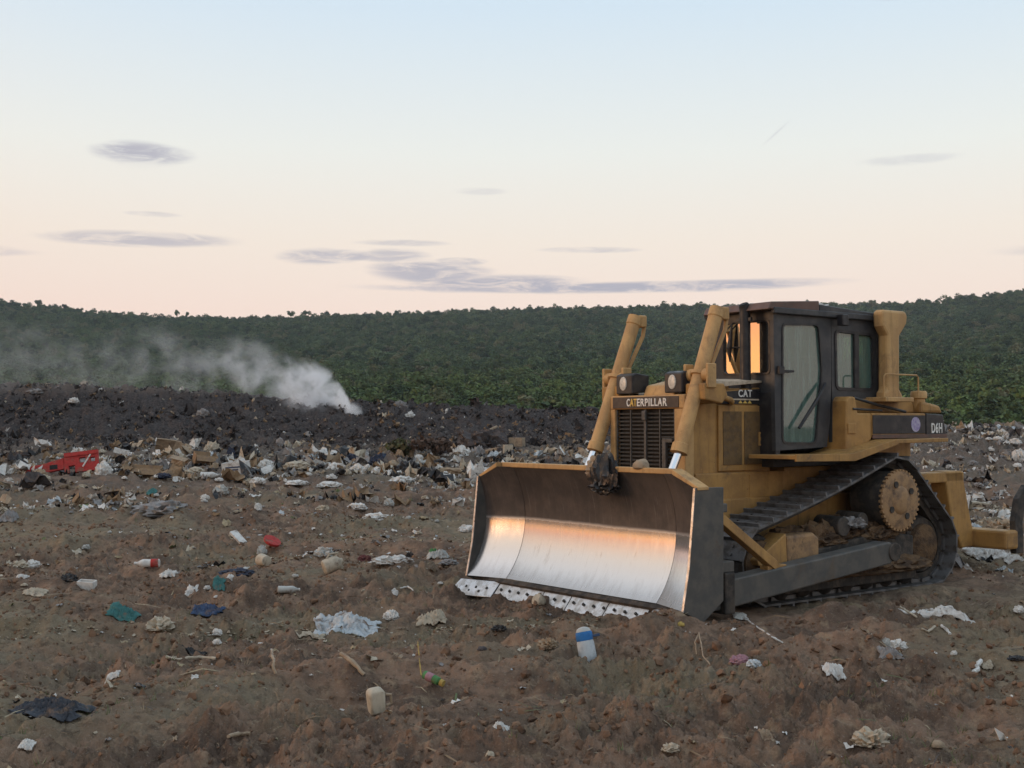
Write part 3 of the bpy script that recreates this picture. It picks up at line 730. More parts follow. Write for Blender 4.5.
# --- radiator guard
rg = put('radiator_guard', None, parent=doz)
for (a, b) in ((-.55, -.475), (.40, .55)): B('guard_post', MB().box(1.56, 1.685, a, b, 1.0, 1.895), M_YEL2, rg, .01)
B('guard_top', MB().box(1.56, 1.685, -.545, .545, 1.895, 2.035), M_YEL2, rg, .012)
B('guard_sill', MB().box(1.56, 1.685, -.475, .40, 1.0, 1.28), M_YEL, rg, .01)
B('radiator_core', MB().box(1.60, 1.612, -.474, .399, 1.28, 1.894), M_VOID, rg, 0)
B('name_plate', MB().box(1.684, 1.694, -.50, .47, 1.905, 2.02), M_PLATE, rg, .004)
slat = MB().box(0, .02, -.2, .2, -.006, .006, Matrix.Rotation(R(20), 4, 'Y')).mesh('grille_slat'); slat.materials.append(M_GRIL)
for k in range(15):
    z = 1.30 + k * .0395
    for yc in (-.255, .175): put('grille_slat', slat, None, rg, loc=(1.635, yc, z))
for y in (-.465, -.255, -.04, .175, .385): B('grille_bar', MB().box(1.65, 1.668, y - (.016 if y == -.04 else .007), y + (.016 if y == -.04 else .007), 1.282, 1.892), M_GRIL, rg, .002)
B('grille_bracket', MB().box(1.665, 1.70, -.06, .0, 1.78, 1.88), M_GRIL, rg, .01)
B('grille_guard_edge', MB().box(1.662, 1.70, .24, .29, 1.28, 1.60).box(1.662, 1.70, .29, .38, 1.56, 1.60), M_GRIL, rg, .004)

def text_mesh(body, width, hgt, bold=.02, ext=.01):
    cu = bpy.data.curves.new('lettering', 'FONT'); cu.body = body; cu.size = 1; cu.offset = bold * .42; cu.space_character = 1.16; cu.extrude = ext
    ob = bpy.data.objects.new('lettering', cu); COL.objects.link(ob)
    dg = bpy.context.evaluated_depsgraph_get(); me = bpy.data.meshes.new_from_object(ob.evaluated_get(dg))
    bpy.data.objects.remove(ob)
    co = np.empty(len(me.vertices) * 3, np.float32); me.vertices.foreach_get('co', co); co = co.reshape(-1, 3)
    mn, mx = co.min(0), co.max(0)
    co = (co - (mn + mx) / 2) / (mx - mn) * np.array([width, hgt, .006]); me.vertices.foreach_set('co', co.astype(np.float32).ravel()); me.update()
    me.materials.clear(); return me
def letter(body, w, h, m, parent, loc, face, bold=.02):
    o = put('lettering', text_mesh(body, w, h, bold), m, parent, loc=loc)
    # face 'front': reads along +y as seen from ahead; 'left': reads towards -x as seen from the left side
    Mx = Matrix(((0, 0, 1), (1, 0, 0), (0, 1, 0))) if face == 'front' else Matrix(((-1, 0, 0), (0, 0, 1), (0, 1, 0)))
    o.rotation_euler = Mx.to_euler(); return o
letter('C', .046, .078, M_WHITE_LET, rg, (1.697, -.255, 1.963), 'front', .05)
letter('AT', .098, .078, M_YEL_LET, rg, (1.697, -.178, 1.963), 'front', .05)
letter('ERPILLAR', .435, .078, M_WHITE_LET, rg, (1.697, .095, 1.963), 'front', .05)
letter('CAT', .20, .075, M_WHITE_LET, doz, (.79, .516, 2.055), 'left', .05)
tri = MB()
for k in range(3): x = .86 - k * .068; tri.prism([(x + .03, 1.953), (x - .03, 1.953), (x, 1.985)], 1, .512, .517)
B('stripe_mark', tri, M_YEL_LET, doz, 0)

# --- headlights
for yc in (-.36, .36):
    hl = put('headlight', None, parent=doz)
    B('lamp_housing', MB().prism([(1.66, 2.05), (1.66, 2.25), (1.60, 2.27), (1.42, 2.25), (1.42, 2.08)], 1, yc - .125, yc + .125), M_BLK, hl, .015)
    ln = MB(); ln.tube([(1.655, yc - .01, 2.16), (1.668, yc - .01, 2.16), (1.673, yc - .01, 2.16)], [.075, .07, .05], 20)
    ln.v = [(x, yc - .01 + (y - (yc - .01)) * .72, z) for x, y, z in ln.v]
    B('lens', ln, M_LENS, hl, 0, 40)
    B('lamp_bracket', MB().box(1.48, 1.56, yc - .03, yc + .03, 2.0, 2.06), M_BLK, hl, .004)

# --- lift cylinders
for sg in (-1, 1):
    top = Vector((1.27, sg * .60, 2.90)); bot = Vector((1.84, sg * .62, 1.46)); d = (bot - top).normalized(); L = (bot - top).length
    cy = put('lift_cylinder', None, parent=doz)
    piv = top + d * (L * .47)
    B('barrel', MB().lathe([(0, .05), (.008, .078), (.10, .08), (.11, .072), (L * .45, .072), (L * .455, .092), (L * .475, .092), (L * .48, .072), (L - .10, .072), (L - .09, .085), (L - .005, .085), (L, .07)], top, bot, 24), M_YEL2, cy, 0, 35)
    B('rod', MB().tube([bot - d * .05, Vector((2.24, sg * .62, .72))], .040, 16), M_CHROME, cy, 0, 40)
    B('rod_eye', MB().tube([(2.24, sg * .62 - .07, .72), (2.24, sg * .62 + .07, .72)], .09, 16).box(2.2, 2.36, sg * .62 - .11, sg * .62 - .075, .62, .82).box(2.2, 2.36, sg * .62 + .075, sg * .62 + .11, .62, .82), M_YEL, cy, .006, 40)
    B('oil_pipe', MB().tube([top + Vector((-.07, 0, -.02)), top + Vector((-.13, 0, -.06)), top + Vector((-.14, 0, -.12)) + d * .1, piv + Vector((-.15, 0, .08)), piv + Vector((-.10, 0, 0))], .022, 8), M_YEL2, cy, 0, 40)
    B('head_port', MB().box(-.05, .04, -.07, .07, -.10, .03, Matrix.Translation(top + Vector((-.07, -.02, -.02)))), M_YEL2, cy, .015)
    # yoke and bracket carrying the cylinder on the hood side
    B('yoke', MB().tube([piv + Vector((0, -.16, 0)), piv + Vector((0, -.07, 0))], .065, 14).tube([piv + Vector((0, .07, 0)), piv + Vector((0, .16, 0))], .065, 14)
      .box(-.06, .06, -.17, -.135, -.13, .11, Matrix.Translation(piv)).box(-.06, .06, .135, .17, -.13, .11, Matrix.Translation(piv)), M_YEL2, cy, .01, 40)
    B('cylinder_bracket', MB().prism([(1.62, 1.98), (1.62, 2.14), (1.35, 2.14), (1.30, 2.02), (1.38, 1.94)], 1, sg * .49, sg * .76), M_YEL, doz, .015)
B('hydraulic_hose', MB().tube([(1.32, .66, 2.02), (1.2, .70, 1.98), (1.08, .60, 1.96), (.98, .51, 1.97)], .028, 10), M_YEL, doz, 0, 40)

# --- exhaust
ex = B('exhaust_stack', MB().tube([(.69, .43, 2.04), (.69, .43, 2.86), (.691, .43, 2.90), (.696, .43, 2.945), (.712, .43, 2.975)], [.056, .056, .056, .056, .054], 18), M_BLK, doz, 0, 40)
B('stack_mouth', MB().tube([(.710, .43, 2.973), (.715, .43, 2.983)], .046, 14), M_VOID, ex, 0)
B('stack_collar', MB().tube([(.69, .43, 2.03), (.69, .43, 2.12)], .068, 18).box(.675, .705, .48, .52, 2.80, 2.84).box(.675, .705, .33, .37, 2.80, 2.84), M_BLK, ex, .004, 40)

# --- cab
cab = put('cab', None, parent=doz, label='dark charcoal operator cab with large glass panes')
YL = .75
def pane(name, pts, m, parent, th=.008):
    """flat pane through 3-D points in order"""
    P = [Vector(p) for p in pts]; nn = (P[1] - P[0]).cross(P[2] - P[0]).normalized() * th / 2
    k = len(P); return MB().add([p + nn for p in P] + [p - nn for p in P], [tuple(range(k)), tuple(range(2 * k - 1, k - 1, -1))] + [(i, (i + 1) % k, (i + 1) % k + k, i + k) for i in range(k)]).build(name, m, parent)
def rounded(pts, r=.05, n=4):
    out = []; P = [Vector(p) for p in pts]; k = len(P)
    for i in range(k):
        a, b, c = P[i - 1], P[i], P[(i + 1) % k]; u = (a - b).normalized() * r; w = (c - b).normalized() * r
        for j in range(n + 1):
            t = j / n; out.append(tuple((b + u) * (1 - t) ** 2 + b * 2 * t * (1 - t) + (b + w) * t ** 2))
    return out
def framed(outer, inner):
    """ring face between an outer and an inner outline of equal corner order, as (x,z) pairs"""
    return outer, inner
def ring_mb(outer, inner, axis, a, b):
    """plate with a hole; outlines are 2-D; triangulated by bmesh bridge"""
    bm = bmesh.new()
    def P(p, t): return {0: (t, p[0], p[1]), 1: (p[0], t, p[1])}[axis]
    def loop(pts, t):
        vs = [bm.verts.new(P(p, t)) for p in pts]; return vs, [bm.edges.new((vs[i], vs[(i + 1) % len(vs)])) for i in range(len(vs))]
    mb = MB(); out = []
    for t in (a, b):
        ov, oe = loop(outer, t); iv, ie = loop(inner, t)
        bmesh.ops.triangle_fill(bm, use_beauty=True, edges=oe + ie); out.append((ov, iv))
    for k in (0, 1):
        A_, B_ = out[0][k], out[1][k]
        for i in range(len(A_)):
            j = (i + 1) % len(A_); bm.faces.new((A_[i], A_[j], B_[j], B_[i]))
    bm.verts.index_update()
    mb.add([v.co.copy() for v in bm.verts], [tuple(v.index for v in f.verts) for f in bm.faces]); bm.free(); return mb
B('cab_floor', MB().prism([(-1.05, -.70), (-.05, -.70), (.56, -.2), (.56, .69), (-1.05, .69)], 2, 1.30, 1.42), M_CAB, cab, .01)
# left door (and its mirror on the right)
for sg in (1, -1):
    ya, yb = sg * (YL - .05), sg * YL
    dpoly = [(.60, 1.47), (.62, 2.86), (-.285, 2.90), (-.285, 2.2), (-.25, 1.75), (-.20, 1.50)]
    wpoly = rounded([(.49, 1.56), (.475, 2.755), (-.075, 2.775), (-.12, 2.30), (-.01, 1.55)], .06)
    if sg > 0: B('cab_door', ring_mb(dpoly, wpoly, 1, ya, yb), M_CAB, cab, 0)
    if sg > 0: pane('door_glass', [(p[0], sg * (YL - .02), p[1]) for p in wpoly], M_GLASS, cab)
    if sg > 0: B('door_seal', ring_mb(rounded([(.51, 1.54), (.495, 2.775), (-.09, 2.795), (-.14, 2.30), (-.03, 1.53)], .07), wpoly, 1, sg * (YL - .002), sg * (YL + .008)), M_BLK, cab, 0)
    if sg > 0: B('door_handle', MB().box(.34, .56, sg * (YL + .005), sg * (YL + .03), 2.27, 2.295).box(.50, .58, sg * (YL), sg * (YL + .04), 2.25, 2.33), M_BLK, cab, .004)
    if sg > 0: B('grab_bar', MB().tube([(.30, sg * (YL + .05), 1.70), (.00, sg * (YL + .06), 2.02), (-.14, sg * (YL + .04), 2.17)], [.016, .022, .014], 8), M_BLK, cab, 0, 40)
    # rear side frame with a split window
    rp = [(-.292, 1.48), (-.292, 2.90), (-1.08, 2.86), (-1.08, 2.02), (-.6, 1.85)]
    ri = rounded([(-.375, 2.13), (-.37, 2.72), (-.97, 2.70), (-.97, 2.13)], .06)
    B('rear_side_frame', ring_mb(rp, ri, 1, ya, yb), M_CAB, cab, 0)
    pane('side_glass', [(p[0], sg * (YL - .02), p[1]) for p in ri], M_GLASS, cab)
    B('window_bar', MB().box(-.745, -.665, ya, sg * (YL + .012), 2.12, 2.72), M_BLK, cab, .01)
    B('window_seal', ring_mb(rounded([(-.345, 2.10), (-.34, 2.75), (-1.0, 2.73), (-1.0, 2.10)], .08), ri, 1, sg * (YL - .002), sg * (YL + .01)), M_BLK, cab, 0)
    B('rear_pillar', MB().box(-1.13, -1.05, sg * .66, sg * .76, 2.0, 2.87), M_BLK, cab, .01)
# front frame: a flat centre with an angled far corner
XF = .545
fo = [(-.20, 2.06), (-.20, 2.90), (.745, 2.90), (.745, 2.06)]
fi = rounded([(.0, 2.28), (.0, 2.80), (.63, 2.80), (.63, 2.27)], .05)
B('windshield_frame', ring_mb(fo, fi, 0, XF - .04, XF + .01), M_CAB, cab, 0)
B('windshield_seal', ring_mb(rounded([(-.02, 2.26), (-.02, 2.82), (.65, 2.82), (.65, 2.25)], .06), fi, 0, XF + .008, XF + .018), M_BLK, cab, 0)
pane('windshield', [(XF - .01, p[0], p[1]) for p in fi], M_GLASSF, cab)
# angled pane on the far side
q0, q1 = Vector((XF, -.20, 0)), Vector((-.02, -.72, 0))
def fp(t, z): p = q0.lerp(q1, t); return (p.x, p.y, z)
for (t0, t1, z0, z1) in ((0, .10, 2.06, 2.9), (.86, 1, 2.06, 2.9), (.10, .86, 2.06, 2.26), (.10, .86, 2.82, 2.9)):
    pane('corner_frame', [fp(t0, z0), fp(t1, z0), fp(t1, z1), fp(t0, z1)], M_CAB, cab, .045)
pane('corner_glass', [fp(.10, 2.26), fp(.86, 2.26), fp(.86, 2.82), fp(.10, 2.82)], M_GLASSC, cab)
B('cab_apron', MB().box(.52, .59, -.20, .74, 1.42, 2.07), M_BLK, cab, .006)
pane('corner_apron', [fp(0, 1.42), fp(1, 1.42), fp(1, 2.065), fp(0, 2.065)], M_CAB, cab, .045)
B('right_side_wall', MB().box(-.292, -.03, -.75, -.70, 1.42, 2.9), M_CAB, cab, 0)
B('wiper_arm', MB().tube([(XF + .03, .14, 2.80), (XF + .045, .115, 2.55), (XF + .035, .11, 2.40)], [.008, .03, .006], 8).tube([(XF + .03, .16, 2.81), (XF + .03, .03, 2.72)], .008, 6).tube([(XF + .03, .06, 2.55), (XF + .03, .24, 2.55)], .006, 6), M_BLK, cab, 0)
rear_o = [(-.74, 2.0), (-.74, 2.86), (.74, 2.86), (.74, 2.0)]; rear_i = rounded([(-.55, 2.15), (-.55, 2.72), (.55, 2.72), (.55, 2.15)], .06)
B('rear_window_frame', ring_mb(rear_o, rear_i, 0, -1.12, -1.08), M_CAB, cab, 0)
pane('rear_glass', [(-1.10, p[0], p[1]) for p in rear_i], M_GLASSC, cab)
B('cab_rear_wall', MB().box(-1.10, -1.06, -.74, .74, 1.42, 2.02), M_CAB, cab, 0)
M_ROOF = mat('brown_red_roof_paint', (.13, .07, .055), (.09, .06, .05), .5, scale=6)
rf = [(.70, -.16), (.74, .79), (-.05, .79), (-.05, -.77), (.02, -.77)]
B('roof_front', MB().add([(x, y, 2.905) for x, y in rf] + [(x - (.05 if x > .5 else 0), y, 3.03 - .045 * max(x, 0) / .7) for x, y in rf], [(0, 1, 2, 3, 4), (9, 8, 7, 6, 5)] + [(i, i + 5, (i + 1) % 5 + 5, (i + 1) % 5) for i in range(5)]), M_ROOF, cab, .01)
B('roof_rear', MB().prism([(-.055, 2.90), (-.055, 2.995), (-1.12, 2.945), (-1.18, 2.90), (-1.14, 2.865)], 1, -.77, .79), M_CAB, cab, .01)
B('roof_side_rail', MB().box(-1.10, .66, .752, .80, 2.865, 2.93), M_CAB, cab, .01)
B('roof_lamp', MB().box(-.42, -.32, .80, .88, 2.78, 2.90), M_BLK, cab, .01)
# seat and wheel dimly seen through the panes
B('seat', MB().box(-.75, -.25, -.26, .26, 1.78, 1.92).box(-.82, -.70, -.25, .25, 1.90, 2.50).box(-.65, -.35, -.2, .2, 1.42, 1.78), M_BLK, cab, .04)
B('dashboard', MB().prism([(.20, 1.45), (.22, 2.05), (.42, 2.12), (.50, 1.45)], 1, -.4, .4), M_BLK, cab, .02)

# --- platform, fenders, tank
for sg in (1, -1):
    B('fender', MB().prism([(.84, 1.395), (.84, 1.435), (-.05, 1.43), (-.76, 1.575), (-1.70, 1.585), (-1.70, 1.545), (-.78, 1.535), (-.06, 1.385)], 1, sg * .60, sg * 1.20), M_YEL, doz, .006)
    B('fender_lip', MB().prism([(.842, 1.375), (.842, 1.445), (-.04, 1.44), (-.76, 1.583), (-.78, 1.527), (-.06, 1.365)], 1, sg * 1.198, sg * 1.225), M_YEL, doz, .004)
    sb = put('side_tank', None, parent=doz)
    y0, y1 = sg * .62, sg * .93
    B('tank_front', MB().prism([(-.29, 1.44), (-.30, 1.98), (-.34, 2.03), (-.45, 2.03), (-.49, 1.86), (-.715, 1.86), (-.715, 1.57), (-.5, 1.47)], 1, y0, y1), M_YEL, sb, .02)
    B('tank_hatch', MB().box(-.44, -.31, y1 - sg * .002, y1 + sg * .014, 1.64, 1.75), M_YEL, sb, .006)
    B('tank_side', MB().box(-1.68, -.72, y0, y1, 1.59, 1.86), M_YEL, sb, .015)
    B('black_stripe', MB().box(-1.66, -.73, y1, y1 + sg * .008, 1.635, 1.835), M_BLK, sb, .002)
    B('stripe_base', MB().box(-2.06, -.72, y1, y1 + sg * .012, 1.585, 1.627), M_ROOF, sb, .002)
    B('tank_rear_panel', MB().prism([(-1.685, 1.59), (-1.685, 1.86), (-2.0, 1.845), (-2.07, 1.60)], 1, y0, y1 + sg * .004), M_BLK, sb, .012)
    B('tank_upper', MB().prism([(-.46, 1.862), (-.46, 2.01), (-1.5, 2.02), (-1.64, 1.98), (-1.66, 1.862)], 1, sg * .55, sg * .80), M_YEL, sb, .02)
    B('tank_corner', MB().prism([(-1.665, 1.862), (-1.68, 2.0), (-2.02, 1.95), (-2.09, 1.862)], 1, sg * .50, sg * .88), M_YEL, sb, .03)
    B('filler_cap', MB().lathe([(0, .07), (.14, .07), (.15, .092), (.21, .092), (.23, .08), (.235, .001)], (-1.74, sg * .80, 1.88), (-1.74, sg * .80, 3), 20), M_YEL2, sb, 0, 40)
    B('guard_rod', MB().tube([(-.48, sg * .88, 2.02), (-.85, sg * .89, 1.95), (-1.38, sg * .88, 1.875)], .016, 8).tube([(-.40, sg * .93, 1.90), (-.92, sg * .91, 1.885)], .013, 8), M_BLK, sb, 0, 40)
    rps = B('roll_bar_post', MB().prism([(-.95, 2.0), (-.96, 2.08), (-1.0, 2.12), (-1.01, 2.70), (-.93, 2.80), (-.92, 2.955), (-.96, 2.98), (-1.33, 2.98), (-1.38, 2.94), (-1.36, 2.84), (-1.23, 2.70), (-1.22, 2.12), (-1.27, 2.06), (-1.29, 2.0)], 1, sg * .80, sg * .93), M_YEL2, doz, .03)
    B('post_foot', MB().box(-1.36, -.86, sg * .74, sg * 1.01, 1.98, 2.03), M_YEL2, rps, .01)
    B('handrail', MB().tube([(-.84, sg * 1.0, 2.03), (-.84, sg * 1.0, 2.25), (-.87, sg * 1.0, 2.275), (-1.42, sg * 1.0, 2.275), (-1.45, sg * 1.0, 2.25), (-1.45, sg * 1.0, 2.03)], .009, 8), M_YEL2, rps, 0, 40)
B('roll_bar', MB().box(-1.36, -1.20, -.79, .79, 2.86, 2.98), M_YEL2, doz, .03)
letter('D6H', .20, .115, M_WHITE_LET, doz, (-1.875, .937, 1.695), 'left', .05)
em = B('round_emblem', MB().tube([(-1.48, .936, 1.735), (-1.48, .942, 1.735)], .082, 24), M_DECAL, doz, 0)
B('transmission_case', MB().box(-1.12, .255, -.56, .56, 1.002, 1.295), M_YEL, doz, .01)
B('rear_body', MB().box(-1.95, -1.13, -.55, .55, 1.0, 1.86), M_YEL, doz, .03)
B('rear_lamp', MB().lathe([(0, .05), (.06, .085), (.12, .085)], (-1.48, .42, 2.2), (-2, .42, 2.2), 16).box(-1.52, -1.48, .40, .44, 1.86, 2.2), M_BLK, doz, .004, 40)

# --- ripper
rip = put('ripper', None, parent=doz)
B('upper_link', MB().box(-2.75, -1.9, .50, .70, 1.06, 1.18).box(-2.75, -1.9, -.70, -.50, 1.06, 1.18), M_YEL, rip, .015)
for sg in (1, -1): B('ripper_post', MB().prism([(-2.36, 1.19), (-2.72, 1.19), (-2.88, .62), (-3.0, .30), (-2.70, .28), (-2.50, .6)], 1, sg * .48, sg * .70), M_YEL, rip, .02)
for sg in (1, -1): B('lower_link', MB().box(-2.8, -1.85, sg * .42, sg * .60, .40, .54), M_YEL, rip, .015)
B('ripper_beam', MB().box(-3.16, -2.90, -1.16, 1.14, .28, .50), M_YEL, rip, .03)
for y in (-1.04, 0, 1.06):
    B('shank', MB().prism([(-3.17, .22), (-3.16, .60), (-3.24, .86), (-3.42, 1.02), (-3.50, .98), (-3.38, .80), (-3.32, .58), (-3.33, .22)], 1, y - .04, y + .04), M_DIRT, rip, .01)

# ------------------------------------------------------------------ loose stuff: clods, flecks, rubbish
def pal(name, c, c2=None, rough=.7, spec=.3): return mat('litter_' + name, c, c2 or tuple(a * .72 for a in c), rough, scale=18, spec=spec, lo=.4, hi=.7, c3=(.17, .115, .08), s3=7, lo3=.52, hi3=.68)
L_WHITE = pal('white_plastic', (.62, .61, .58), (.46, .44, .41), .5); L_CREAM = pal('cream', (.45, .39, .30)); L_GREY = pal('grey', (.24, .23, .225)); L_BLACK = pal('black', (.018, .018, .02), (.03, .028, .028), .4)
L_BROWN = pal('cardboard', (.24, .155, .085)); L_TAN = pal('tan', (.33, .25, .17)); L_DARK = pal('charred', (.022, .020, .021), (.045, .038, .037), .85); L_CHAR = pal('ash', (.075, .066, .066), (.04, .034, .034), .9)
L_BLUE = pal('blue', (.04, .07, .14)); L_TEAL = pal('teal', (.05, .17, .165)); L_RED = pal('red', (.40, .035, .03)); L_PALEB = pal('pale_blue', (.46, .50, .52), (.33, .37, .40), .4)
L_PINK = pal('pink', (.32, .17, .20)); L_YELLOW = pal('yellow', (.45, .32, .09)); L_STRAW = pal('straw', (.33, .27, .17)); L_WEED = pal('weed', (.12, .15, .06)); L_NAVY = pal('navy', (.022, .032, .06)); L_GREEN = pal('green', (.07, .20, .07))
L_MILK = pal('milky', (.42, .43, .41), (.33, .33, .31), .3)
M_CLOD = mat('clod_soil', (.21, .128, .082), (.10, .064, .045), .95, scale=3, spec=.1, bump=.5, bscale=40, coords='Object')

def ico(sub):
    bm = bmesh.new(); bmesh.ops.create_icosphere(bm, subdivisions=sub, radius=1.0)
    co = np.array([v.co[:] for v in bm.verts]); t = np.array([[v.index for v in f.verts] for f in bm.faces]); bm.free(); return co, t
def rand_rot(n, rg, tilt=3.14):
    a = rg.uniform(0, 6.283, n); b = rg.uniform(-tilt, tilt, n); c = rg.uniform(0, 6.283, n)
    def rz(t): z = np.zeros_like(t); o = z + 1; return np.stack([np.stack([np.cos(t), -np.sin(t), z], -1), np.stack([np.sin(t), np.cos(t), z], -1), np.stack([z, z, o], -1)], -2)
    def rx(t): z = np.zeros_like(t); o = z + 1; return np.stack([np.stack([o, z, z], -1), np.stack([z, np.cos(t), -np.sin(t)], -1), np.stack([z, np.sin(t), np.cos(t)], -1)], -2)
    return rz(a) @ rx(b) @ rz(c)
def clod_protos(sub, k, seed, amp=.35):
    rg = np.random.default_rng(seed); co, t = ico(sub); out = []
    for i in range(k):
        q = co * (1 + amp * rg.uniform(-1, 1, len(co)))[:, None] * rg.uniform(.6, 1.15, 3); out.append((q, t))
    return out
def sheet_protos(k, seed, n=5, amp=.35):
    rg = np.random.default_rng(seed); out = []
    g = np.linspace(-1, 1, n); X, Y = np.meshgrid(g, g, indexing='ij')
    i = np.arange(n - 1)[:, None] * n + np.arange(n - 1)[None, :]
    t = np.concatenate([np.stack([i, i + n, i + n + 1], -1).reshape(-1, 3), np.stack([i, i + n + 1, i + 1], -1).reshape(-1, 3)])
    for _ in range(k):
        asp = rg.uniform(.35, 1); Z = rg.normal(0, amp, X.shape) + amp * np.sin(X * rg.uniform(1, 3) + rg.uniform(0, 6)) + .3
        J = rg.normal(0, .14, X.shape + (2,))
        out.append((np.stack([X + J[..., 0], (Y + J[..., 1]) * asp, Z], -1).reshape(-1, 3), t))
    return out
def scatter(name, protos_, P, size, rot, mats_, mi, label, cat, sm=False):
    rg = np.random.default_rng(len(P)); kind = rg.integers(0, len(protos_), len(P))
    cos, tris, mis, off = [], [], [], 0
    for k, (c, t) in enumerate(protos_):
        idx = np.nonzero(kind == k)[0]
        if not len(idx): continue
        v = np.einsum('nij,vj->nvi', rot[idx] * size[idx][:, None, None], c) + P[idx][:, None, :]
        nv = len(c); cos.append(v.reshape(-1, 3)); tris.append((t[None] + (np.arange(len(idx)) * nv)[:, None, None]).reshape(-1, 3) + off); mis.append(np.repeat(mi[idx], len(t))); off += nv * len(idx)
    me_ = np_mesh(name, np.concatenate(cos), np.concatenate(tris), sm, np.concatenate(mis))
    for m_ in mats_: me_.materials.append(m_)
    return put(name, me_, None, label=label, cat=cat, kind='stuff')
def wedge(n, r0, r1, rg, a0=-30, a1=30, power=2.0):
    a = np.radians(rg.uniform(a0, a1, n)); r = (rg.uniform(r0 ** power, r1 ** power, n)) ** (1 / power)
    return r * np.sin(a), r * np.cos(a)
def off_doz(x, y, m=1.15):
    lx = (x - DOZ_T.x) * _c + (y - DOZ_T.y) * _s; ly = -(x - DOZ_T.x) * _s + (y - DOZ_T.y) * _c
    return ~((lx > -1.95) & (lx < 2.85) & (np.abs(ly) < 1.7))

rg = np.random.default_rng(5)
# soil clods
x, y = wedge(34000, 5.0, 22, rg, power=1.3); k = off_doz(x, y) & (perlin(x * .5, y * .5, 201) + rg.uniform(-.5, .5, len(x)) > -.15); x, y = x[k], y[k]
sz = np.clip(rg.lognormal(math.log(.011), .55, len(x)), .004, .042)
P = np.stack([x, y, height(x, y) + sz * .1], 1)
scatter('soil_clods', clod_protos(1, 24, 1, .42), P, sz, rand_rot(len(x), rg), [M_CLOD], np.zeros(len(x), int), 'loose brown soil clods strewn over the churned ground', 'soil clods')
# litter flecks over the field
x, y = wedge(9000, 5.2, 27, rg, power=1.7); k = off_doz(x, y) & (perlin(x * .4, y * .4, 211) * 1.2 + rg.uniform(-.6, .6, len(x)) + sstep(8, 20, y) * .35 > .12); x, y = x[k], y[k]
sz = np.clip(rg.lognormal(math.log(.011), .6, len(x)), .005, .05) * (1 + .9 * sstep(10, 24, y))
mi = rg.choice(9, len(x), p=[.22, .16, .15, .04, .10, .12, .15, .03, .03])
scatter('litter_flecks', sheet_protos(16, 3, 4, .25), np.stack([x, y, height(x, y) + .004], 1), sz, rand_rot(len(x), rg, .6), [L_WHITE, L_CREAM, L_GREY, L_BLACK, L_BROWN, L_TAN, L_STRAW, L_PALEB, L_WEED], mi, 'small pale scraps and flecks of litter trodden into the dirt', 'litter')
# straw-like shreds and twigs
x, y = wedge(5200, 5.2, 22, rg, power=1.5); k = off_doz(x, y); x, y = x[k], y[k]
tw = [(np.array([[-1, -.035, 0], [-1, .035, .02], [0, .04, .12 * b], [0, -.04, .1 * b], [1, .02, c_], [1, -.02, c_]]), np.array([[0, 1, 2], [0, 2, 3], [3, 2, 4], [3, 4, 5]])) for b, c_ in ((1, .1), (-.5, .3), (2, 0), (.6, -.1))]
scatter('twigs_and_straw', tw, np.stack([x, y, height(x, y) + .008], 1), np.clip(rg.lognormal(math.log(.045), .5, len(x)), .02, .16), rand_rot(len(x), rg, .25), [L_STRAW, L_BROWN, L_CHAR, L_WEED], rg.choice(4, len(x), p=[.35, .3, .2, .15]), 'thin dry twigs and straw scattered on the brown soil', 'twigs')
x = rg.uniform(-5.2, .8, 1500); y = 10.75 + .05 * x + rg.normal(0, .13, 1500) + .1 * perlin(x * .8, x * 0, 5)
scatter('straw_line', sheet_protos(8, 33, 3, .2) + tw, np.stack([x, y, height(x, y) + .006], 1), rg.uniform(.006, .022, 1500), rand_rot(1500, rg, .3), [L_STRAW, L_CREAM, L_TAN], rg.choice(3, 1500), 'pale dry straw along an old wheel track in the left field', 'straw')
# thin weeds in the grey-green patches
x, y = wedge(7000, 6, 24, rg, power=1.6); k = off_doz(x, y) & (perlin(x * .28 + 9, y * .28, 221) > .08); x, y = x[k], y[k]
bl = [(np.array([[-.05, 0, 0], [.05, 0, 0], [b, c_, 1], [.3 - .05, .1, 0], [.3 + .05, .1, 0], [.3 + c_, b, .8], [-.2, -.1, 0], [-.1, -.1, 0], [-.5, -.3 - b, .6]]), np.array([[0, 1, 2], [3, 4, 5], [6, 7, 8]])) for b, c_ in ((.3, .1), (-.3, .4), (.1, -.5))]
scatter('weeds', bl, np.stack([x, y, height(x, y) - .004], 1), rg.uniform(.025, .07, len(x)), rand_rot(len(x), rg, .2), [L_WEED, L_STRAW], rg.choice(2, len(x), p=[.7, .3]), 'sparse low grey-green weeds in patches on the dirt', 'weeds')
# rubbish band at the foot of the mound
x, y = wedge(17000, 22, 37, rg, -30, 26, 1.4); k = (perlin(x * .35, y * .6, 231) + rg.uniform(-.5, .5, len(x)) + .62 * np.exp(-((y - 30) / 3) ** 2) > .36) & (x < 9); x, y = x[k], y[k]
sz = np.clip(rg.lognormal(math.log(.05), .65, len(x)), .015, .26)
mi = rg.choice(9, len(x), p=[.20, .14, .14, .17, .14, .13, .06, .01, .01])
scatter('rubbish', sheet_protos(24, 4, 5, .42), np.stack([x, y, height(x, y) + sz * .1], 1), sz, rand_rot(len(x), rg, .9), [L_WHITE, L_CREAM, L_GREY, L_BLACK, L_BROWN, L_TAN, L_CHAR, L_PALEB, L_PINK], mi, 'mixed white and brown rubbish strewn along the foot of the dark mound', 'rubbish')
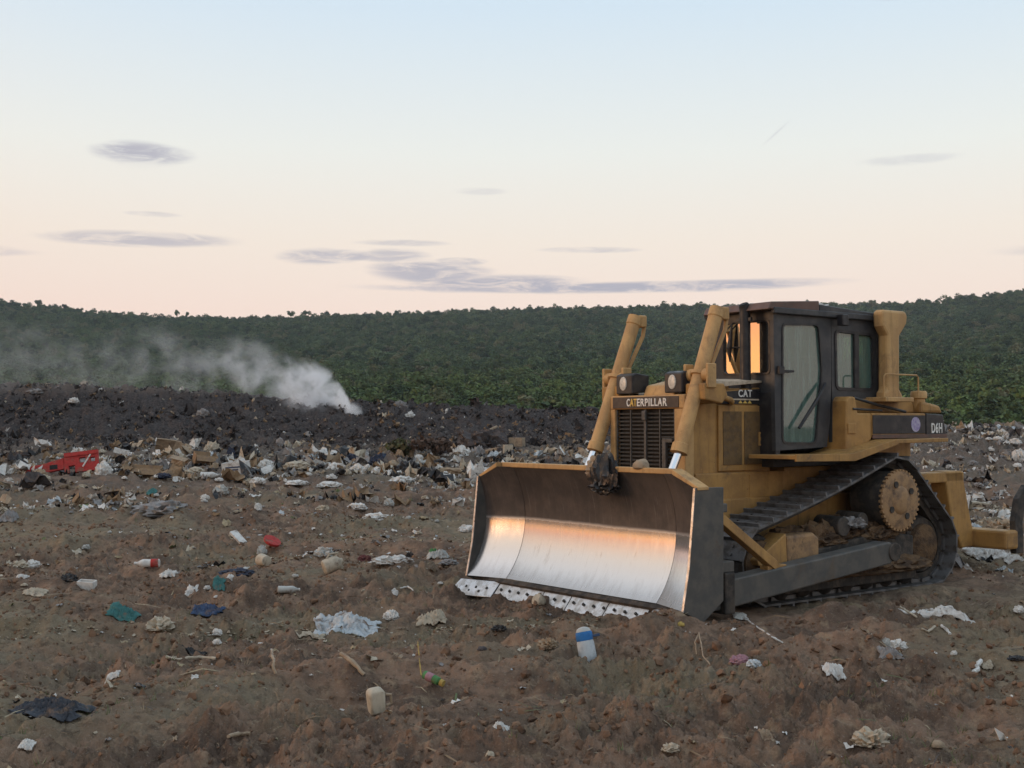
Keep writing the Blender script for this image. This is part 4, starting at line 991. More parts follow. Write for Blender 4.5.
# charred debris on the mound
x = rg.uniform(-26, 9, 15000); y = 33.2 + 14.3 * rg.beta(1.3, 1.5, 15000); k = perlin(x * .5, y * .5, 251) + rg.uniform(-.4, .6, len(x)) > -.05; x, y = x[k], y[k]
sz = np.clip(rg.lognormal(math.log(.038), .6, len(x)), .015, .26)
mi = rg.choice(5, len(x), p=[.46, .34, .09, .06, .05])
scatter('charred_debris', sheet_protos(20, 6, 5, .5) + clod_protos(1, 8, 7, .4), np.stack([x, y, height(x, y) + sz * .15], 1), sz, rand_rot(len(x), rg, 1.2), [L_DARK, L_CHAR, L_BROWN, L_CHAR, L_TAN], mi, 'charred black rubbish heaped over the long dark mound', 'rubbish')
x = rg.uniform(-24, 9, 420); y = 35 + 11 * rg.beta(1.0, 1.5, 420)
scatter('pale_debris', sheet_protos(12, 8, 5, .4), np.stack([x, y, height(x, y) + .03], 1), np.clip(rg.lognormal(math.log(.04), .5, 420), .02, .15), rand_rot(420, rg, 1), [L_WHITE, L_GREY, L_CREAM], rg.choice(3, 420, p=[.25, .5, .25]), 'pale scraps caught in the charred mound', 'rubbish')
# rubbish bank behind the machine, right
x, y = wedge(6000, 15.5, 47, rg, 14, 31, 1.3); k = (perlin(x * .4, y * .4, 241) + rg.uniform(-.4, .5, len(x)) + sstep(34, 42, y) * .8 > .10) & off_doz(x, y); x, y = x[k], y[k]
sz = np.clip(rg.lognormal(math.log(.04), .6, len(x)), .015, .22) * (1 + .5 * sstep(28, 42, y))
scatter('rubbish_bank', sheet_protos(20, 9, 5, .45), np.stack([x, y, height(x, y) + sz * .15], 1), sz, rand_rot(len(x), rg, 1.0), [L_WHITE, L_CREAM, L_GREY, L_BLACK, L_TAN, L_CHAR, L_PALEB], rg.choice(7, len(x), p=[.24, .14, .24, .16, .09, .10, .03]), 'bank of grey and white rubbish behind the bulldozer ripper', 'rubbish')

# ------------------------------------------------------------------ single pieces of litter
ICO3 = ico(4)
def crumple(name, seed, sx, sy, sz_, amp=.5, freq=1.6):
    rg_ = random.Random(seed); off = Vector((rg_.uniform(-50, 50), rg_.uniform(-50, 50), rg_.uniform(-50, 50)))
    co, t = ICO3; out = []; off2 = off * 1.7
    for p in co:
        v = Vector(p); d = 0; a = 1; f = freq; v = v + mnoise.noise_vector(v * 1.3 + off2) * .45
        for _ in range(4): d += a * (1 - 2.2 * abs(mnoise.noise(v * f + off))); a *= .55; f *= 2.1
        k = 1 + amp * (d * .5 - .3); q = Vector(p) * max(k, .25); zz = q.z if q.z > 0 else q.z * .35
        out.append((q.x * sx, q.y * sy, (zz * (1 - .25 * mnoise.noise(Vector((q.x, q.y, 0)) * 1.5 + off2)) + .10) * sz_))
    me_ = np_mesh(name, np.array(out), t, True); me_.set_sharp_from_angle(angle=R(38)); return me_
for (fr_, lp_, ml_, mh_, sd_n) in MUDS:
    put('caked_mud', crumple('caked_mud', sd_n, ml_, .13, mh_, .75, 2.6), M_MUD, fr_, loc=lp_)
def place(u, v): return on_ground(u, v)
def px(w, p): return w * p.y / FPX
GLOBAL_SEED = [100]
def sd2(): GLOBAL_SEED[0] += 1; return GLOBAL_SEED[0]
def T(name, label, cat, group, loc, rz=0, rx=0): return put(name, None, label=label, cat=cat, group=group, loc=loc, rot=(rx, 0, rz))

def bag(u, v, w, h, m, label, name='plastic_bag', cat='bag', amp=.6, depth=.7, group=None, freq=1.7):
    p = place(u, v + h * .4); s = sd2(); W = px(w, p) / 2 * .92; H = px(h, p) * (.72 if v > 490 else .92)
    me_ = crumple(name, s, W, W * depth, H * .75, amp * 1.25, freq * 1.2)
    return put(name, me_, m, label=label, cat=cat, group=group, loc=p - Vector((0, 0, H * .12)), rot=(0, 0, random.uniform(-.35, .35)))
def sheet(u, v, w, d, m, label, name='plastic_sheet', cat='sheet', amp=.035, rz=0.0, n=36, group=None, stretch=1.0, lift=.012):
    """thin crumpled sheet lying on the soil; w wide on the picture, d = depth on the ground as a share of the width"""
    p = place(u, v); s = sd2(); W = px(w, p) * (.84 if v > 490 and w < 60 else 1); D = W * d; g = np.linspace(-.5, .5, n); X, Y = np.meshgrid(g, g, indexing='ij')
    of = s * 3.7
    jag = 1 + .45 * fbm(X * 3.5 + of, Y * 3.5, 3, s) ; X2 = X * W * jag + .10 * W * fbm(X * 2, Y * 2 + of, 3, s + 1); Y2 = Y * D * jag + .10 * D * fbm(X * 2 + 4, Y * 2 + of, 3, s + 2)
    c, s_ = math.cos(rz), math.sin(rz); WX = p.x + X2 * c - Y2 * s_; WY = p.y + X2 * s_ + Y2 * c
    A_ = min(amp, W * .28)
    Z = height(WX, WY, False) * .35 + height(WX, WY) * .65 + lift * .5 + A_ * (1 - (2 * np.maximum(np.abs(X), np.abs(Y))) ** 3 * .9) * (.35 + fbm(X * 6.5 + of, Y * 6.5, 5, s + 3, .72, 1) * 1.1).clip(0)
    me_ = grid_mesh(name, WX - p.x, WY - p.y, Z - p.z); me_.set_sharp_from_angle(angle=R(45))
    o = put(name, me_, m, label=label, cat=cat, group=group, loc=p)
    so = o.modifiers.new('thick', 'SOLIDIFY'); so.thickness = .003; return o
def lathe_thing(u, v, L, r, prof, m, label, name, cat, rz, cap=None, capm=None, band=None, bandm=None, tilt=0.0, L_px=None):
    p = place(u, v)
    if L_px: k = px(L_px, p) / L; L *= k; r *= k
    t = T(name, label, cat, None, p + Vector((0, 0, r * .82 + (math.sin(abs(tilt)) * L * .4))), rz); t.rotation_euler = (0, tilt, rz)
    MB().lathe([(a * L - L / 2 + L / 2, b * r) for a, b in prof], (-L / 2, 0, 0), (L, 0, 0), 20).build('body', m, t, 0, 40)
    if cap: MB().lathe([(0, cap[1] * r), (cap[0] * L, cap[1] * r)], (L * prof[-1][0] - L / 2 + .001, 0, 0), (L, 0, 0), 14).build('cap', capm, t, .002, 40)
    if band: MB().lathe([(0, band[2] * r * .96), (.004, band[2] * r), ((band[1] - band[0]) * L, band[2] * r), ((band[1] - band[0]) * L + .004, band[2] * r * .96)], (band[0] * L - L / 2, 0, 0), (L, 0, 0), 20).build('printed_band', bandm, t, 0, 40)
    return t
BOT = [(0, .7), (.02, .95), (.05, 1), (.3, .97), (.34, .93), (.6, .98), (.68, .95), (.8, .6), (.86, .38), (.93, .36)]
def slab(u, v, dims, m, label, name, cat, rot, group=None, up=0.0, bevel=.004, sized=None):
    p = place(u, v); dx_, dy_, dz_ = dims
    if sized: k = px(sized, p) / dx_; dx_, dy_, dz_ = dx_ * k, dy_ * k, dz_ * k
    # a slightly warped plate so that it does not read as a plain block
    n = 7; vs = []; fs = []; s = sd2()
    for zz in (0, 1):
        for i in range(n):
            for j in range(n):
                a, b = i / (n - 1) - .5, j / (n - 1) - .5
                w_ = mnoise.noise(Vector((a * 2.3, b * 2.3, s))) * .10 * min(dx_, dy_)
                e = 1 + .06 * mnoise.noise(Vector((a * 6, b * 6, s + 9)))
                vs.append((a * dx_ * e, b * dy_ * e, zz * dz_ + w_))
    for i in range(n - 1):
        for j in range(n - 1):
            a = i * n + j; fs.append((a, a + n, a + n + 1, a + 1)); a += n * n; fs.append((a, a + 1, a + n + 1, a + n))
    for i in range(n - 1):
        for (a, b) in ((i, i + 1), ((n - 1) * n + i, (n - 1) * n + i + 1), (i * n, (i + 1) * n), (i * n + n - 1, (i + 1) * n + n - 1)): fs.append((a, b, b + n * n, a + n * n))
    o = MB().add(vs, fs).build(name, m, None, 0, label=label, cat=cat, group=group, loc=p + Vector((0, 0, up)), rot=rot); return o
def stick(pts_px, r, m, label, name, cat, ups=None, seg=7):
    P_ = []
    for i, (u, v) in enumerate(pts_px):
        q = place(u, v); q.z += r * .6 + (ups[i] if ups else 0); P_.append(q)
    o0 = P_[0].copy(); pts = [q - o0 for q in P_]
    # subdivide with a little unevenness
    pp = []
    for a, b in zip(pts[:-1], pts[1:]):
        for k in range(4): q = a.lerp(b, k / 4); pp.append(q + Vector((random.uniform(-r, r) * .6, random.uniform(-r, r) * .6, random.uniform(0, r) * .5)))
    pp.append(pts[-1])
    return MB().tube(pp, [r * random.uniform(.7, 1.15) for _ in pp], seg).build(name, m, None, 0, 50, label=label, cat=cat, loc=o0)
def carton(u, v, w, h, d, m, label, name='cardboard_box', cat='box', rz=.3, tilt=(0, 0), flap=True, printm=None):
    p = place(u, v + h * .4); W, H, D = px(w, p), px(h, p), px(w, p) * d
    t = T(name, label, cat, None, p - Vector((0, 0, .03)), rz); t.rotation_euler = (tilt[0], tilt[1], rz)
    b = MB(); th = .012
    b.box(-W / 2, W / 2, -D / 2, -D / 2 + th, 0, H).box(-W / 2, W / 2, D / 2 - th, D / 2, 0, H).box(-W / 2, -W / 2 + th, -D / 2 + th, D / 2 - th, 0, H).box(W / 2 - th, W / 2, -D / 2 + th, D / 2 - th, 0, H).box(-W / 2 + th, W / 2 - th, -D / 2 + th, D / 2 - th, 0, th)
    b.build('box_body', m, t, .006)
    if flap:
        MB().box(-W / 2, W / 2, -D * .55, 0, -th / 2, th / 2, Matrix.Translation((0, -D / 2, H)) @ Matrix.Rotation(R(35), 4, 'X')).build('flap', m, t, .002)
        MB().box(-W / 2, W / 2, 0, D * .5, -th / 2, th / 2, Matrix.Translation((0, D / 2, H)) @ Matrix.Rotation(R(-120), 4, 'X')).build('flap', m, t, .002)
    if printm:
        for k in range(3): MB().box(-W * .34, W * (.30 - .12 * k), -D / 2 - .004, -D / 2 + .002, H * (.62 - .18 * k), H * (.72 - .18 * k)).build('printed_mark', printm, t, 0)
    return t

# red plastic road barrier, broken and half buried
p = place(60, 474); W = px(76, p)
bar = T('plastic_barrier', 'broken bright red plastic barrier leaning in the litter at far left', 'barrier', None, p + Vector((0, 0, -.02)), .12); bar.rotation_euler = (R(-16), R(-7), .14)
def barrier_part(x0, x1, z0, z1, holes, nm):
    o = [(x0, z0), (x1, z0), (x1, z1), (x0, z1)]
    b = MB(); cur = x0
    for (a, c_, za, zb) in holes:
        b.box(cur, a, -.05, .05, z0, z1); b.box(a, c_, -.05, .05, z0, za); b.box(a, c_, -.05, .05, zb, z1); cur = c_
    b.box(cur, x1, -.05, .05, z0, z1); b.build(nm, L_RED, bar, 0)
MB().prism([(-.5 * W, .02), (.06 * W, .10), (.06 * W, .36), (-.2 * W, .27), (-.5 * W, .23)], 1, -.05, .05).build('rail', L_RED, bar, .012)
MB().box(-.36 * W, -.27 * W, -.056, -.045, .08, .17).box(-.12 * W, -.02 * W, -.056, -.045, .12, .22).build('slot', M_VOID, bar, 0)
barrier_part(.065 * W, .5 * W, .0, .46, [(.12 * W, .20 * W, .0, .16), (.26 * W, .34 * W, .20, .32), (.40 * W, .46 * W, .20, .30)], 'panel')
MB().box(.07 * W, .49 * W, -.075, -.051, .36, .42).build('moulded_rib', L_RED, bar, .01)
MB().tube([(.30 * W, -.06, .10), (.42 * W, -.055, .40)], .018, 6).build('hinge_rod', L_WHITE, bar, 0)

bag(103, 468, 16, 14, L_WHITE, 'white bulging bag just right of the red barrier')
bag(88, 462, 24, 12, L_GREY, 'grey crumpled bag behind the right end of the red barrier', amp=.5)
bag(40, 473, 14, 10, L_TAN, 'tan lumpy bag lying against the lower rail of the red barrier')
slab(121, 456, (.5, .16, .16), L_WHITE, 'white rolled tube tilted above the cardboard, left of centre', 'foam_roll', 'foam roll', (0, .25, .2), sized=15, up=.05)
carton(146, 472, 30, 11, .5, L_BROWN, 'flattened brown cardboard box between the red barrier and white printed box', rz=.1, tilt=(.2, .05))
carton(237, 469, 25, 14, .55, L_WHITE, 'white box with blue print standing upright in the litter band', rz=-.15, tilt=(.1, -.08), flap=False, printm=L_BLUE)
carton(204, 459, 22, 11, .6, L_BROWN, 'open brown cardboard box behind and left of the white printed box', rz=.5, tilt=(.3, .1))
carton(182, 462, 20, 8, .6, L_TAN, 'tan cardboard carton tipped over left of the open brown box', rz=-.4, tilt=(-.2, .2))
slab(168, 452, (.6, .4, .03), L_TAN, 'pale tan cardboard sheet propped on the litter above the flattened box', 'cardboard_sheet', 'cardboard', (R(-50), .15, .3), sized=24, up=.15)
bag(247, 451, 22, 13, L_BLACK, 'black rubbish bag just above the white printed box')
bag(231, 452, 9, 12, L_NAVY, 'small navy bag left of the black rubbish bag')
bag(212, 446, 14, 10, L_CREAM, 'cream cloth bundle on top of the open brown box')
bag(195, 470, 20, 7, L_CREAM, 'flat cream bag below the open brown box', amp=.4)
lathe_thing(210, 478, .3, .05, BOT, L_WHITE, 'white plastic bottle lying left of the printed box base', 'plastic_bottle', 'bottle', .1, (.06, .4), L_WHITE, L_px=19)
bag(266, 463, 14, 8, L_WHITE, 'white torn bag immediately right of the black rubbish bag')
bag(297, 465, 26, 8, L_CREAM, 'long cream bundle in the litter band right of the printed box', amp=.45)
bag(336, 467, 18, 8, L_WHITE, 'white crumpled bag in the litter band below the white smoke')
bag(258, 480, 14, 6, L_WHITE, 'white bag lying just below and right of the printed box')
bag(297, 482, 22, 5, L_WHITE, 'flat white bag in the second litter row below the cream bundle', amp=.4)
bag(330, 484, 24, 6, L_WHITE, 'white trailing bag at the edge of bare dirt below the smoke', amp=.45)
sheet(41, 488, 12, 1.2, L_WHITE, 'white paper scrap on dirt below the red barrier', 'paper_scrap', 'paper scrap', amp=.10)
sheet(152, 494, 10, 1.2, L_TEAL, 'tiny teal plastic scrap above the grey heaped sheet', 'plastic_scrap', 'plastic scrap', amp=.06)
bag(221, 489, 14, 9, L_MILK, 'pale grey-green lumpy bag on dirt below the printed box')
bag(205, 496, 8, 6, L_WHITE, 'small white knotted bag left of the grey-green lumpy bag')
bag(258, 505, 7, 9, L_WHITE, 'small white upright bag alone on dirt right of centre-left rise')
bag(163, 506, 56, 19, L_GREY, 'heaped grey crumpled plastic sheet on the bare dirt', name='plastic_sheet', cat='sheet', amp=.6, freq=3.0)
sheet(8, 519, 22, .9, L_GREY, 'grey torn plastic at the left edge beside the lumpy dirt bank', amp=.12)
slab(238, 543, (.42, .16, .05), L_WHITE, 'white foam slab tilted on the dirt, upper left field', 'foam_slab', 'foam slab', (.2, .55, -.7), sized=20, up=.06)
lathe_thing(272, 550, .04, .12, [(0, .2), (.05, .92), (.7, 1), (1, .98), (.9, .9), (.5, .02)], L_RED, 'red plastic dish lying beside a pale wrapper', 'plastic_dish', 'dish', -.6, L_px=3.0, tilt=-1.0)
bag(262, 548, 9, 11, L_MILK, 'pale wrapper touching the left side of the red dish')
lathe_thing(264, 566, .12, .06, [(0, .7), (.02, .78), (.9, 1), (1.0, 1.02), (.99, .96), (.1, .72)], L_CREAM, 'cream drinking cup lying on its side under the red dish', 'paper_cup', 'cup', 2.2, L_px=13)
bag(237, 571, 30, 8, L_NAVY, 'dark cloth rag left of the cream cup', name='rag', cat='rag', amp=.7)
sheet(230, 578, 7, 1.0, L_WHITE, 'white scrap below the dark cloth rag', 'paper_scrap', 'paper scrap', amp=.05)
sheet(219, 584, 14, .8, L_TEAL, 'teal plastic scrap below left of the dark cloth rag', 'plastic_scrap', 'plastic scrap', amp=.05)
sheet(192, 591, 13, .9, L_WHITE, 'oval white scrap left of the teal plastic scrap', 'plastic_scrap', 'plastic scrap', amp=.03)
lathe_thing(289, 593, .3, .05, BOT, L_MILK, 'cloudy clear bottle lying flat in mid field', 'plastic_bottle', 'bottle', .08, (.06, .4), L_WHITE, L_px=22)
bag(69, 577, 16, 10, L_BLACK, 'small black bag left of the white carton')
carton(87, 583, 17, 9, .6, L_WHITE, 'small white carton lying on dirt at left', name='small_carton', cat='carton', rz=-.1, tilt=(.15, .05), flap=False)
lathe_thing(147, 567, .3, .05, BOT, L_WHITE, 'white bottle with a red label band at left', 'plastic_bottle', 'bottle', 3.3, (.06, .4), L_WHITE, (.06, .34, 1.03), L_RED, L_px=25)
sheet(168, 575, 18, .8, L_WHITE, 'flat white scrap right of the red labelled bottle', 'plastic_scrap', 'plastic scrap', amp=.05)
bag(18, 563, 18, 9, L_CREAM, 'cream torn bag near the left edge, nearest to it')
bag(33, 563, 12, 10, L_WHITE, 'white torn bag just right of the cream torn bag')
sheet(22, 578, 12, 1, L_WHITE, 'white scrap below the two torn bags at left', 'plastic_scrap', 'plastic scrap', amp=.05)
sheet(35, 593, 26, .6, L_CREAM, 'long cream scrap on dirt at left below the black bag', 'plastic_scrap', 'plastic scrap', amp=.03)
sheet(124, 613, 32, .8, L_TEAL, 'dark teal cloth lying on the dirt at left', 'cloth', 'cloth', amp=.06)
sheet(206, 611, 36, .7, L_BLUE, 'blue cloth lying on the dirt right of the teal cloth', 'cloth', 'cloth', amp=.06)
bag(160, 622, 22, 13, L_CREAM, 'cream crumpled bag below and between the teal and blue cloths', amp=.9)
bag(217, 632, 9, 8, L_WHITE, 'small white bag below the blue cloth')
bag(217, 641, 8, 6, L_WHITE, 'second small white bag directly under the other, below the blue cloth')
bag(323, 507, 12, 7, L_CREAM, 'cream lump on bare dirt in the middle distance')
bag(358, 505, 18, 8, L_WHITE, 'white bag right of the cream lump, middle distance')
bag(378, 516, 24, 7, L_WHITE, 'white spread bag nearer than the others in the middle distance', amp=.8)
bag(389, 501, 9, 9, L_MILK, 'pale upright bag above the white spread bag')
bag(324, 550, 16, 11, L_MILK, 'clear grey bag in mid field right of the red dish', amp=.8)
jug = place(333, 571); jt = T('plastic_jug', 'cream plastic jug lying on its side in mid field', 'jug', None, jug + Vector((0, 0, .07)), .35); jt.rotation_euler = (0, -.35, .4)
MB().lathe([(0, .06), (.01, .085), (.03, .09), (.15, .09), (.19, .075), (.22, .035), (.24, .032)], (-.12, 0, 0), (1, 0, 0), 20).build('body', L_CREAM, jt, 0, 40)
MB().tube([(.06, 0, .075), (.10, 0, .105), (.0, 0, .125), (-.05, 0, .085)], .013, 8).build('handle', L_CREAM, jt, 0, 40)
MB().tube([(.118, 0, 0), (.123, 0, 0)], .022, 12).build('mouth', M_VOID, jt, 0)
bag(365, 557, 14, 8, L_RED, 'dark red rag left of the long white bag', name='rag', cat='rag').data.materials[0] = pal('maroon', (.10, .03, .03))
bag(391, 558, 34, 10, L_WHITE, 'long white crumpled bag in mid field', amp=.8, depth=.45)
bag(410, 554, 9, 8, L_BLACK, 'small black bag at the right end of the long white bag')
sheet(438, 556, 24, .8, L_MILK, 'pale milky sheet between the long white bag and the blade', amp=.09)
bag(434, 551, 9, 6, L_GREEN, 'small green wrapper on the pale milky sheet', name='wrapper', cat='wrapper')
bag(449, 561, 16, 6, L_GREY, 'grey translucent bag right of the pale milky sheet', amp=.7)
bag(467, 527, 16, 9, L_WHITE, 'white bag lying close to the left end of the blade')
bag(391, 615, 14, 12, L_WHITE, 'white crumpled bag between the pale blue sheet and beige cloth')
sheet(432, 622, 32, .6, L_CREAM, 'beige crumpled cloth on dirt left of the blade tip', 'cloth', 'cloth', amp=.07)
sheet(345, 628, 62, .8, L_PALEB, 'large pale blue and white crumpled plastic sheet on the dirt', amp=.075, n=64)
bag(362, 624, 16, 10, L_PALEB, 'pale blue bag bunched at the right end of the large sheet')
sheet(312, 638, 30, .5, L_CREAM, 'narrow cream strip left of the large pale blue sheet', 'plastic_strip', 'strip', amp=.03)
stick([(400, 591), (408, 589), (413, 592)], .008, L_WHITE, 'thin white bent strip in front of the jug', 'plastic_strip', 'strip')
sheet(51, 713, 62, .8, pal('slate', (.045, .05, .062)), 'dark blue-grey crumpled tarpaulin in the foreground at left', 'tarpaulin', 'tarpaulin', amp=.055, n=64)
sheet(27, 751, 15, .9, L_WHITE, 'white shard at the bottom left corner', 'plastic_shard', 'shard', amp=.025)
sheet(113, 677, 15, .8, L_WHITE, 'white paper scrap on bare soil, left foreground', 'paper_scrap', 'paper scrap', amp=.03)
stick([(166, 658), (178, 661), (200, 660), (216, 661)], .011, L_CREAM, 'pale curved stick lying left of centre in the foreground', 'stick', 'stick')
sheet(190, 654, 34, .3, L_BLACK, 'thin black strip behind the pale curved stick', 'plastic_strip', 'strip', amp=.03)
stick([(275, 676), (273, 672), (272, 666)], .010, L_TAN, 'short tan stick standing upright in the soil', 'stick', 'stick', ups=[0, .05, .10])
stick([(341, 664), (352, 668), (364, 676)], .016, L_TAN, 'brown branch piece pointing down right in the foreground', 'branch', 'branch', ups=[.05, .03, 0])
stick([(229, 741), (240, 738), (250, 736)], .012, L_TAN, 'short tan stick near the bottom edge', 'stick', 'stick')
tub = place(377, 711); tt = T('plastic_tub', 'cream square plastic tub standing in the foreground soil', 'tub', None, tub - Vector((0, 0, .02)), .35); tt.rotation_euler = (.12, -.12, .4)
MB().add([(-.045, -.04, 0), (.045, -.04, 0), (.045, .04, 0), (-.045, .04, 0), (-.05, -.045, .13), (.05, -.045, .13), (.05, .045, .13), (-.05, .045, .13), (-.03, -.03, .15), (.03, -.03, .15), (.03, .03, .15), (-.03, .03, .15)],
    [(0, 1, 2, 3), (0, 1, 5, 4), (1, 2, 6, 5), (2, 3, 7, 6), (3, 0, 4, 7), (4, 5, 9, 8), (5, 6, 10, 9), (6, 7, 11, 10), (7, 4, 8, 11), (8, 9, 10, 11)]).build('body', L_CREAM, tt, .014, 50)
MB().tube([(.052, -.02, .11), (.085, -.02, .10), (.085, -.02, .05), (.052, -.02, .04)], .009, 8).build('handle', L_TAN, tt, 0, 40)
bag(539, 597, 15, 15, L_CREAM, 'round white and tan ball resting against the cutting edge', name='ball', cat='ball', amp=.12)
bag(548, 642, 15, 11, L_TAN, 'fuzzy tan tuft on the soil in front of the blade', name='straw_tuft', cat='tuft', amp=.9, freq=4)
# blue and white bottle standing askew in the soil
p = place(589, 661); bt = T('detergent_bottle', 'blue and white plastic bottle leaning upright in front of the blade', 'bottle', None, p - Vector((0, 0, .015)), .2); bt.rotation_euler = (-.18, -.14, .2)
ov = MB().lathe([(0, .055), (.008, .066), (.05, .07), (.14, .068), (.155, .064)], (0, 0, 0), (0, 0, 1), 24); ov.v = [(x * .92, y * .62, z) for x, y, z in ov.v]; ov.build('body', L_PALEB, bt, 0, 40)
ov = MB().lathe([(0, .064), (.02, .068), (.055, .066), (.062, .06)], (0, 0, .156), (0, 0, 1), 24); ov.v = [(x * .92, y * .62, z) for x, y, z in ov.v]; ov.build('blue_shoulder', pal('bright_blue', (.03, .16, .42)), bt, 0, 40)
ov = MB().lathe([(0, .06), (.02, .05), (.03, .03), (.034, .005)], (0, 0, .219), (0, 0, 1), 24); ov.v = [(x * .92, y * .62, z) for x, y, z in ov.v]; ov.build('top', L_MILK, bt, 0, 40)
MB().box(.055, .11, -.02, .02, .17, .19).build('spout', L_BLUE, bt, .004)
lathe_thing(432, 685, .14, .03, [(0, .3), (.02, .9), (.06, 1), (.9, .95), (.97, .6), (1, .2)], L_GREEN, 'small green and pink wrapper roll with yellow end', 'wrapper', 'wrapper', -.5, (.2, .8), L_YELLOW, (.2, .55, 1.06), L_PINK, tilt=.3, L_px=20)
stick([(421, 676), (419, 668), (418, 660)], .004, L_YELLOW, 'thin yellow stalk sticking up beside the wrapper roll', 'stalk', 'stalk', ups=[0, .06, .12])
sheet(500, 728, 20, .8, L_WHITE, 'white torn scrap at bottom centre', 'plastic_scrap', 'plastic scrap', amp=.04)
bag(671, 749, 15, 9, L_CREAM, 'small cream crumpled scrap at the bottom right of centre', name='paper_scrap', cat='paper scrap', amp=.9)
sheet(490, 757, 9, 1, L_CREAM, 'tiny cream scrap at the very bottom, left of centre', 'paper_scrap', 'paper scrap', amp=.03)
bag(482, 647, 11, 6, L_CHAR, 'grey stone on the soil below the blade tip', name='stone', cat='stone', amp=.15)
bag(499, 628, 13, 7, L_BLACK, 'small black scrap under the left part of the blade')
bag(681, 624, 7, 6, L_YELLOW, 'tiny yellow scrap on the soil under the right blade corner', name='plastic_scrap', cat='plastic scrap', amp=.3)
sheet(740, 618, 16, .9, L_WHITE, 'white scrap on the soil beside the push arm', 'plastic_scrap', 'plastic scrap', amp=.06)
stick([(748, 622), (760, 630), (772, 638), (783, 644)], .007, L_WHITE, 'thin white cord trailing down right from the scrap beside the arm', 'cord', 'cord')
bag(740, 658, 18, 11, L_PINK, 'pink crumpled wrapper in the foreground below the push arm', name='wrapper', cat='wrapper', amp=.7)
bag(754, 663, 13, 9, L_PALEB, 'pale blue-white bag touching the right side of the pink wrapper')
stick([(697, 655), (695, 650), (699, 645), (703, 660), (710, 666)], .005, L_TAN, 'thin curled wire on the soil left of the pink wrapper', 'wire', 'wire', ups=[0, .05, .08, .02, 0])
sheet(834, 675, 22, .7, L_WHITE, 'white flat scrap in the right foreground', 'plastic_scrap', 'plastic scrap', amp=.04)
bag(898, 643, 15, 13, L_WHITE, 'white rounded bag on the soil right of the push arm')
bag(886, 641, 8, 10, L_MILK, 'small clear bag just left of the white rounded bag')
sheet(890, 656, 26, .7, L_GREY, 'grey clear sheet under the white rounded bag', amp=.04)
stick([(922, 630), (928, 633), (935, 628)], .010, L_CREAM, 'curved cream strip, left one of two behind the white bag', 'plastic_strip', 'strip')
stick([(941, 628), (946, 631), (950, 636)], .014, L_WHITE, 'short white strip, right one of two behind the white bag', 'plastic_strip', 'strip')
sheet(942, 612, 84, .16, L_WHITE, 'long white plastic strip on the soil behind the right side', 'plastic_strip', 'strip', amp=.06, rz=-.06, n=30)
stick([(900, 608), (908, 613), (917, 619)], .010, L_CREAM, 'thin cream slat at the left end of the long white strip', 'slat', 'slat')
bag(1019, 610, 10, 8, L_WHITE, 'white lump at the right edge of the picture')
stick([(975, 677), (978, 671), (981, 668)], .016, L_WHITE, 'short white stick in the right foreground', 'stick', 'stick', ups=[0, .02, .03])
sheet(987, 669, 12, .6, L_CREAM, 'cream scrap touching the short white stick', 'paper_scrap', 'paper scrap', amp=.02)
bag(871, 737, 30, 17, L_CREAM, 'pale crumpled paper in the lower right foreground', name='crumpled_paper', cat='paper', amp=1.0, freq=2.2)
sheet(766, 733, 18, .7, L_TAN, 'tan flat stone-like scrap left of the pale crumpled paper', 'cardboard_scrap', 'cardboard', amp=.03)
bag(938, 744, 14, 10, L_TAN, 'rounded tan stone in the lower right corner area', name='stone', cat='stone', amp=.15)
bag(954, 652, 6, 5, L_WHITE, 'tiny white scrap above the short white stick', name='plastic_scrap', cat='plastic scrap')
bag(1017, 657, 16, 6, L_BLACK, 'black scrap at the right edge above the lower corner')
# behind the machine
slab(979, 506, (.6, .28, .04), L_CREAM, 'pale board lying on the ground behind the ripper', 'board', 'board', (.15, .1, .2), sized=20, up=.04)
bag(1004, 524, 30, 14, L_TAN, 'pinkish tan rubbish heap above the ripper beam', name='cloth_heap', cat='cloth', amp=.8)
bag(1020, 455, 16, 14, L_WHITE, 'large white bag on the rubbish bank at the right edge')
sheet(988, 556, 44, .7, L_WHITE, 'white torn sheeting on the ground under the ripper beam', amp=.12, n=30)
sheet(1004, 570, 18, .6, L_PALEB, 'pale blue scrap on the ground below the ripper beam', 'plastic_scrap', 'plastic scrap', amp=.06)
sheet(1015, 560, 26, .25, L_WHITE, 'narrow white strip at right under the ripper shank', 'plastic_strip', 'strip', amp=.06)
# between the mound and the blade
bag(461, 451, 18, 11, L_WHITE, 'bright white bag on the rise behind the blade corner')
stick([(470, 448), (482, 441), (497, 434)], .05, L_TAN, 'pale plank lying up the rise behind the blade', 'plank', 'plank', ups=[.05, .12, .2])
carton(508, 450, 9, 10, .8, L_CREAM, 'small cream box on the rise behind the blade top', name='small_box', rz=.2, flap=False)
carton(517, 442, 14, 9, .8, L_TAN, 'tan box above the small cream box behind the blade', name='small_box', rz=-.3, flap=False)
bag(484, 438, 44, 18, L_CHAR, 'dark heap of rubbish under the pale plank', name='rubbish_heap', cat='heap', amp=.8, freq=2.4)
bag(478, 451, 14, 9, L_GREY, 'grey bag right of the bright white bag behind the blade')
bag(494, 455, 12, 8, L_PALEB, 'pale blue bag below the small cream box')
bag(463, 466, 7, 16, L_CREAM, 'upright cream bag beside the top left corner of the blade')
bag(449, 471, 44, 8, L_TAN, 'long beige cloth in the litter left of the blade corner', name='cloth', cat='cloth', amp=.5, depth=.4)
bag(446, 477, 22, 6, L_WHITE, 'white bag below the long beige cloth')
bag(402, 479, 22, 6, L_WHITE, 'white bag at the front edge of the litter left of the beige cloth')
bag(422, 463, 15, 10, L_MILK, 'pale grey-white bag between two black bags')
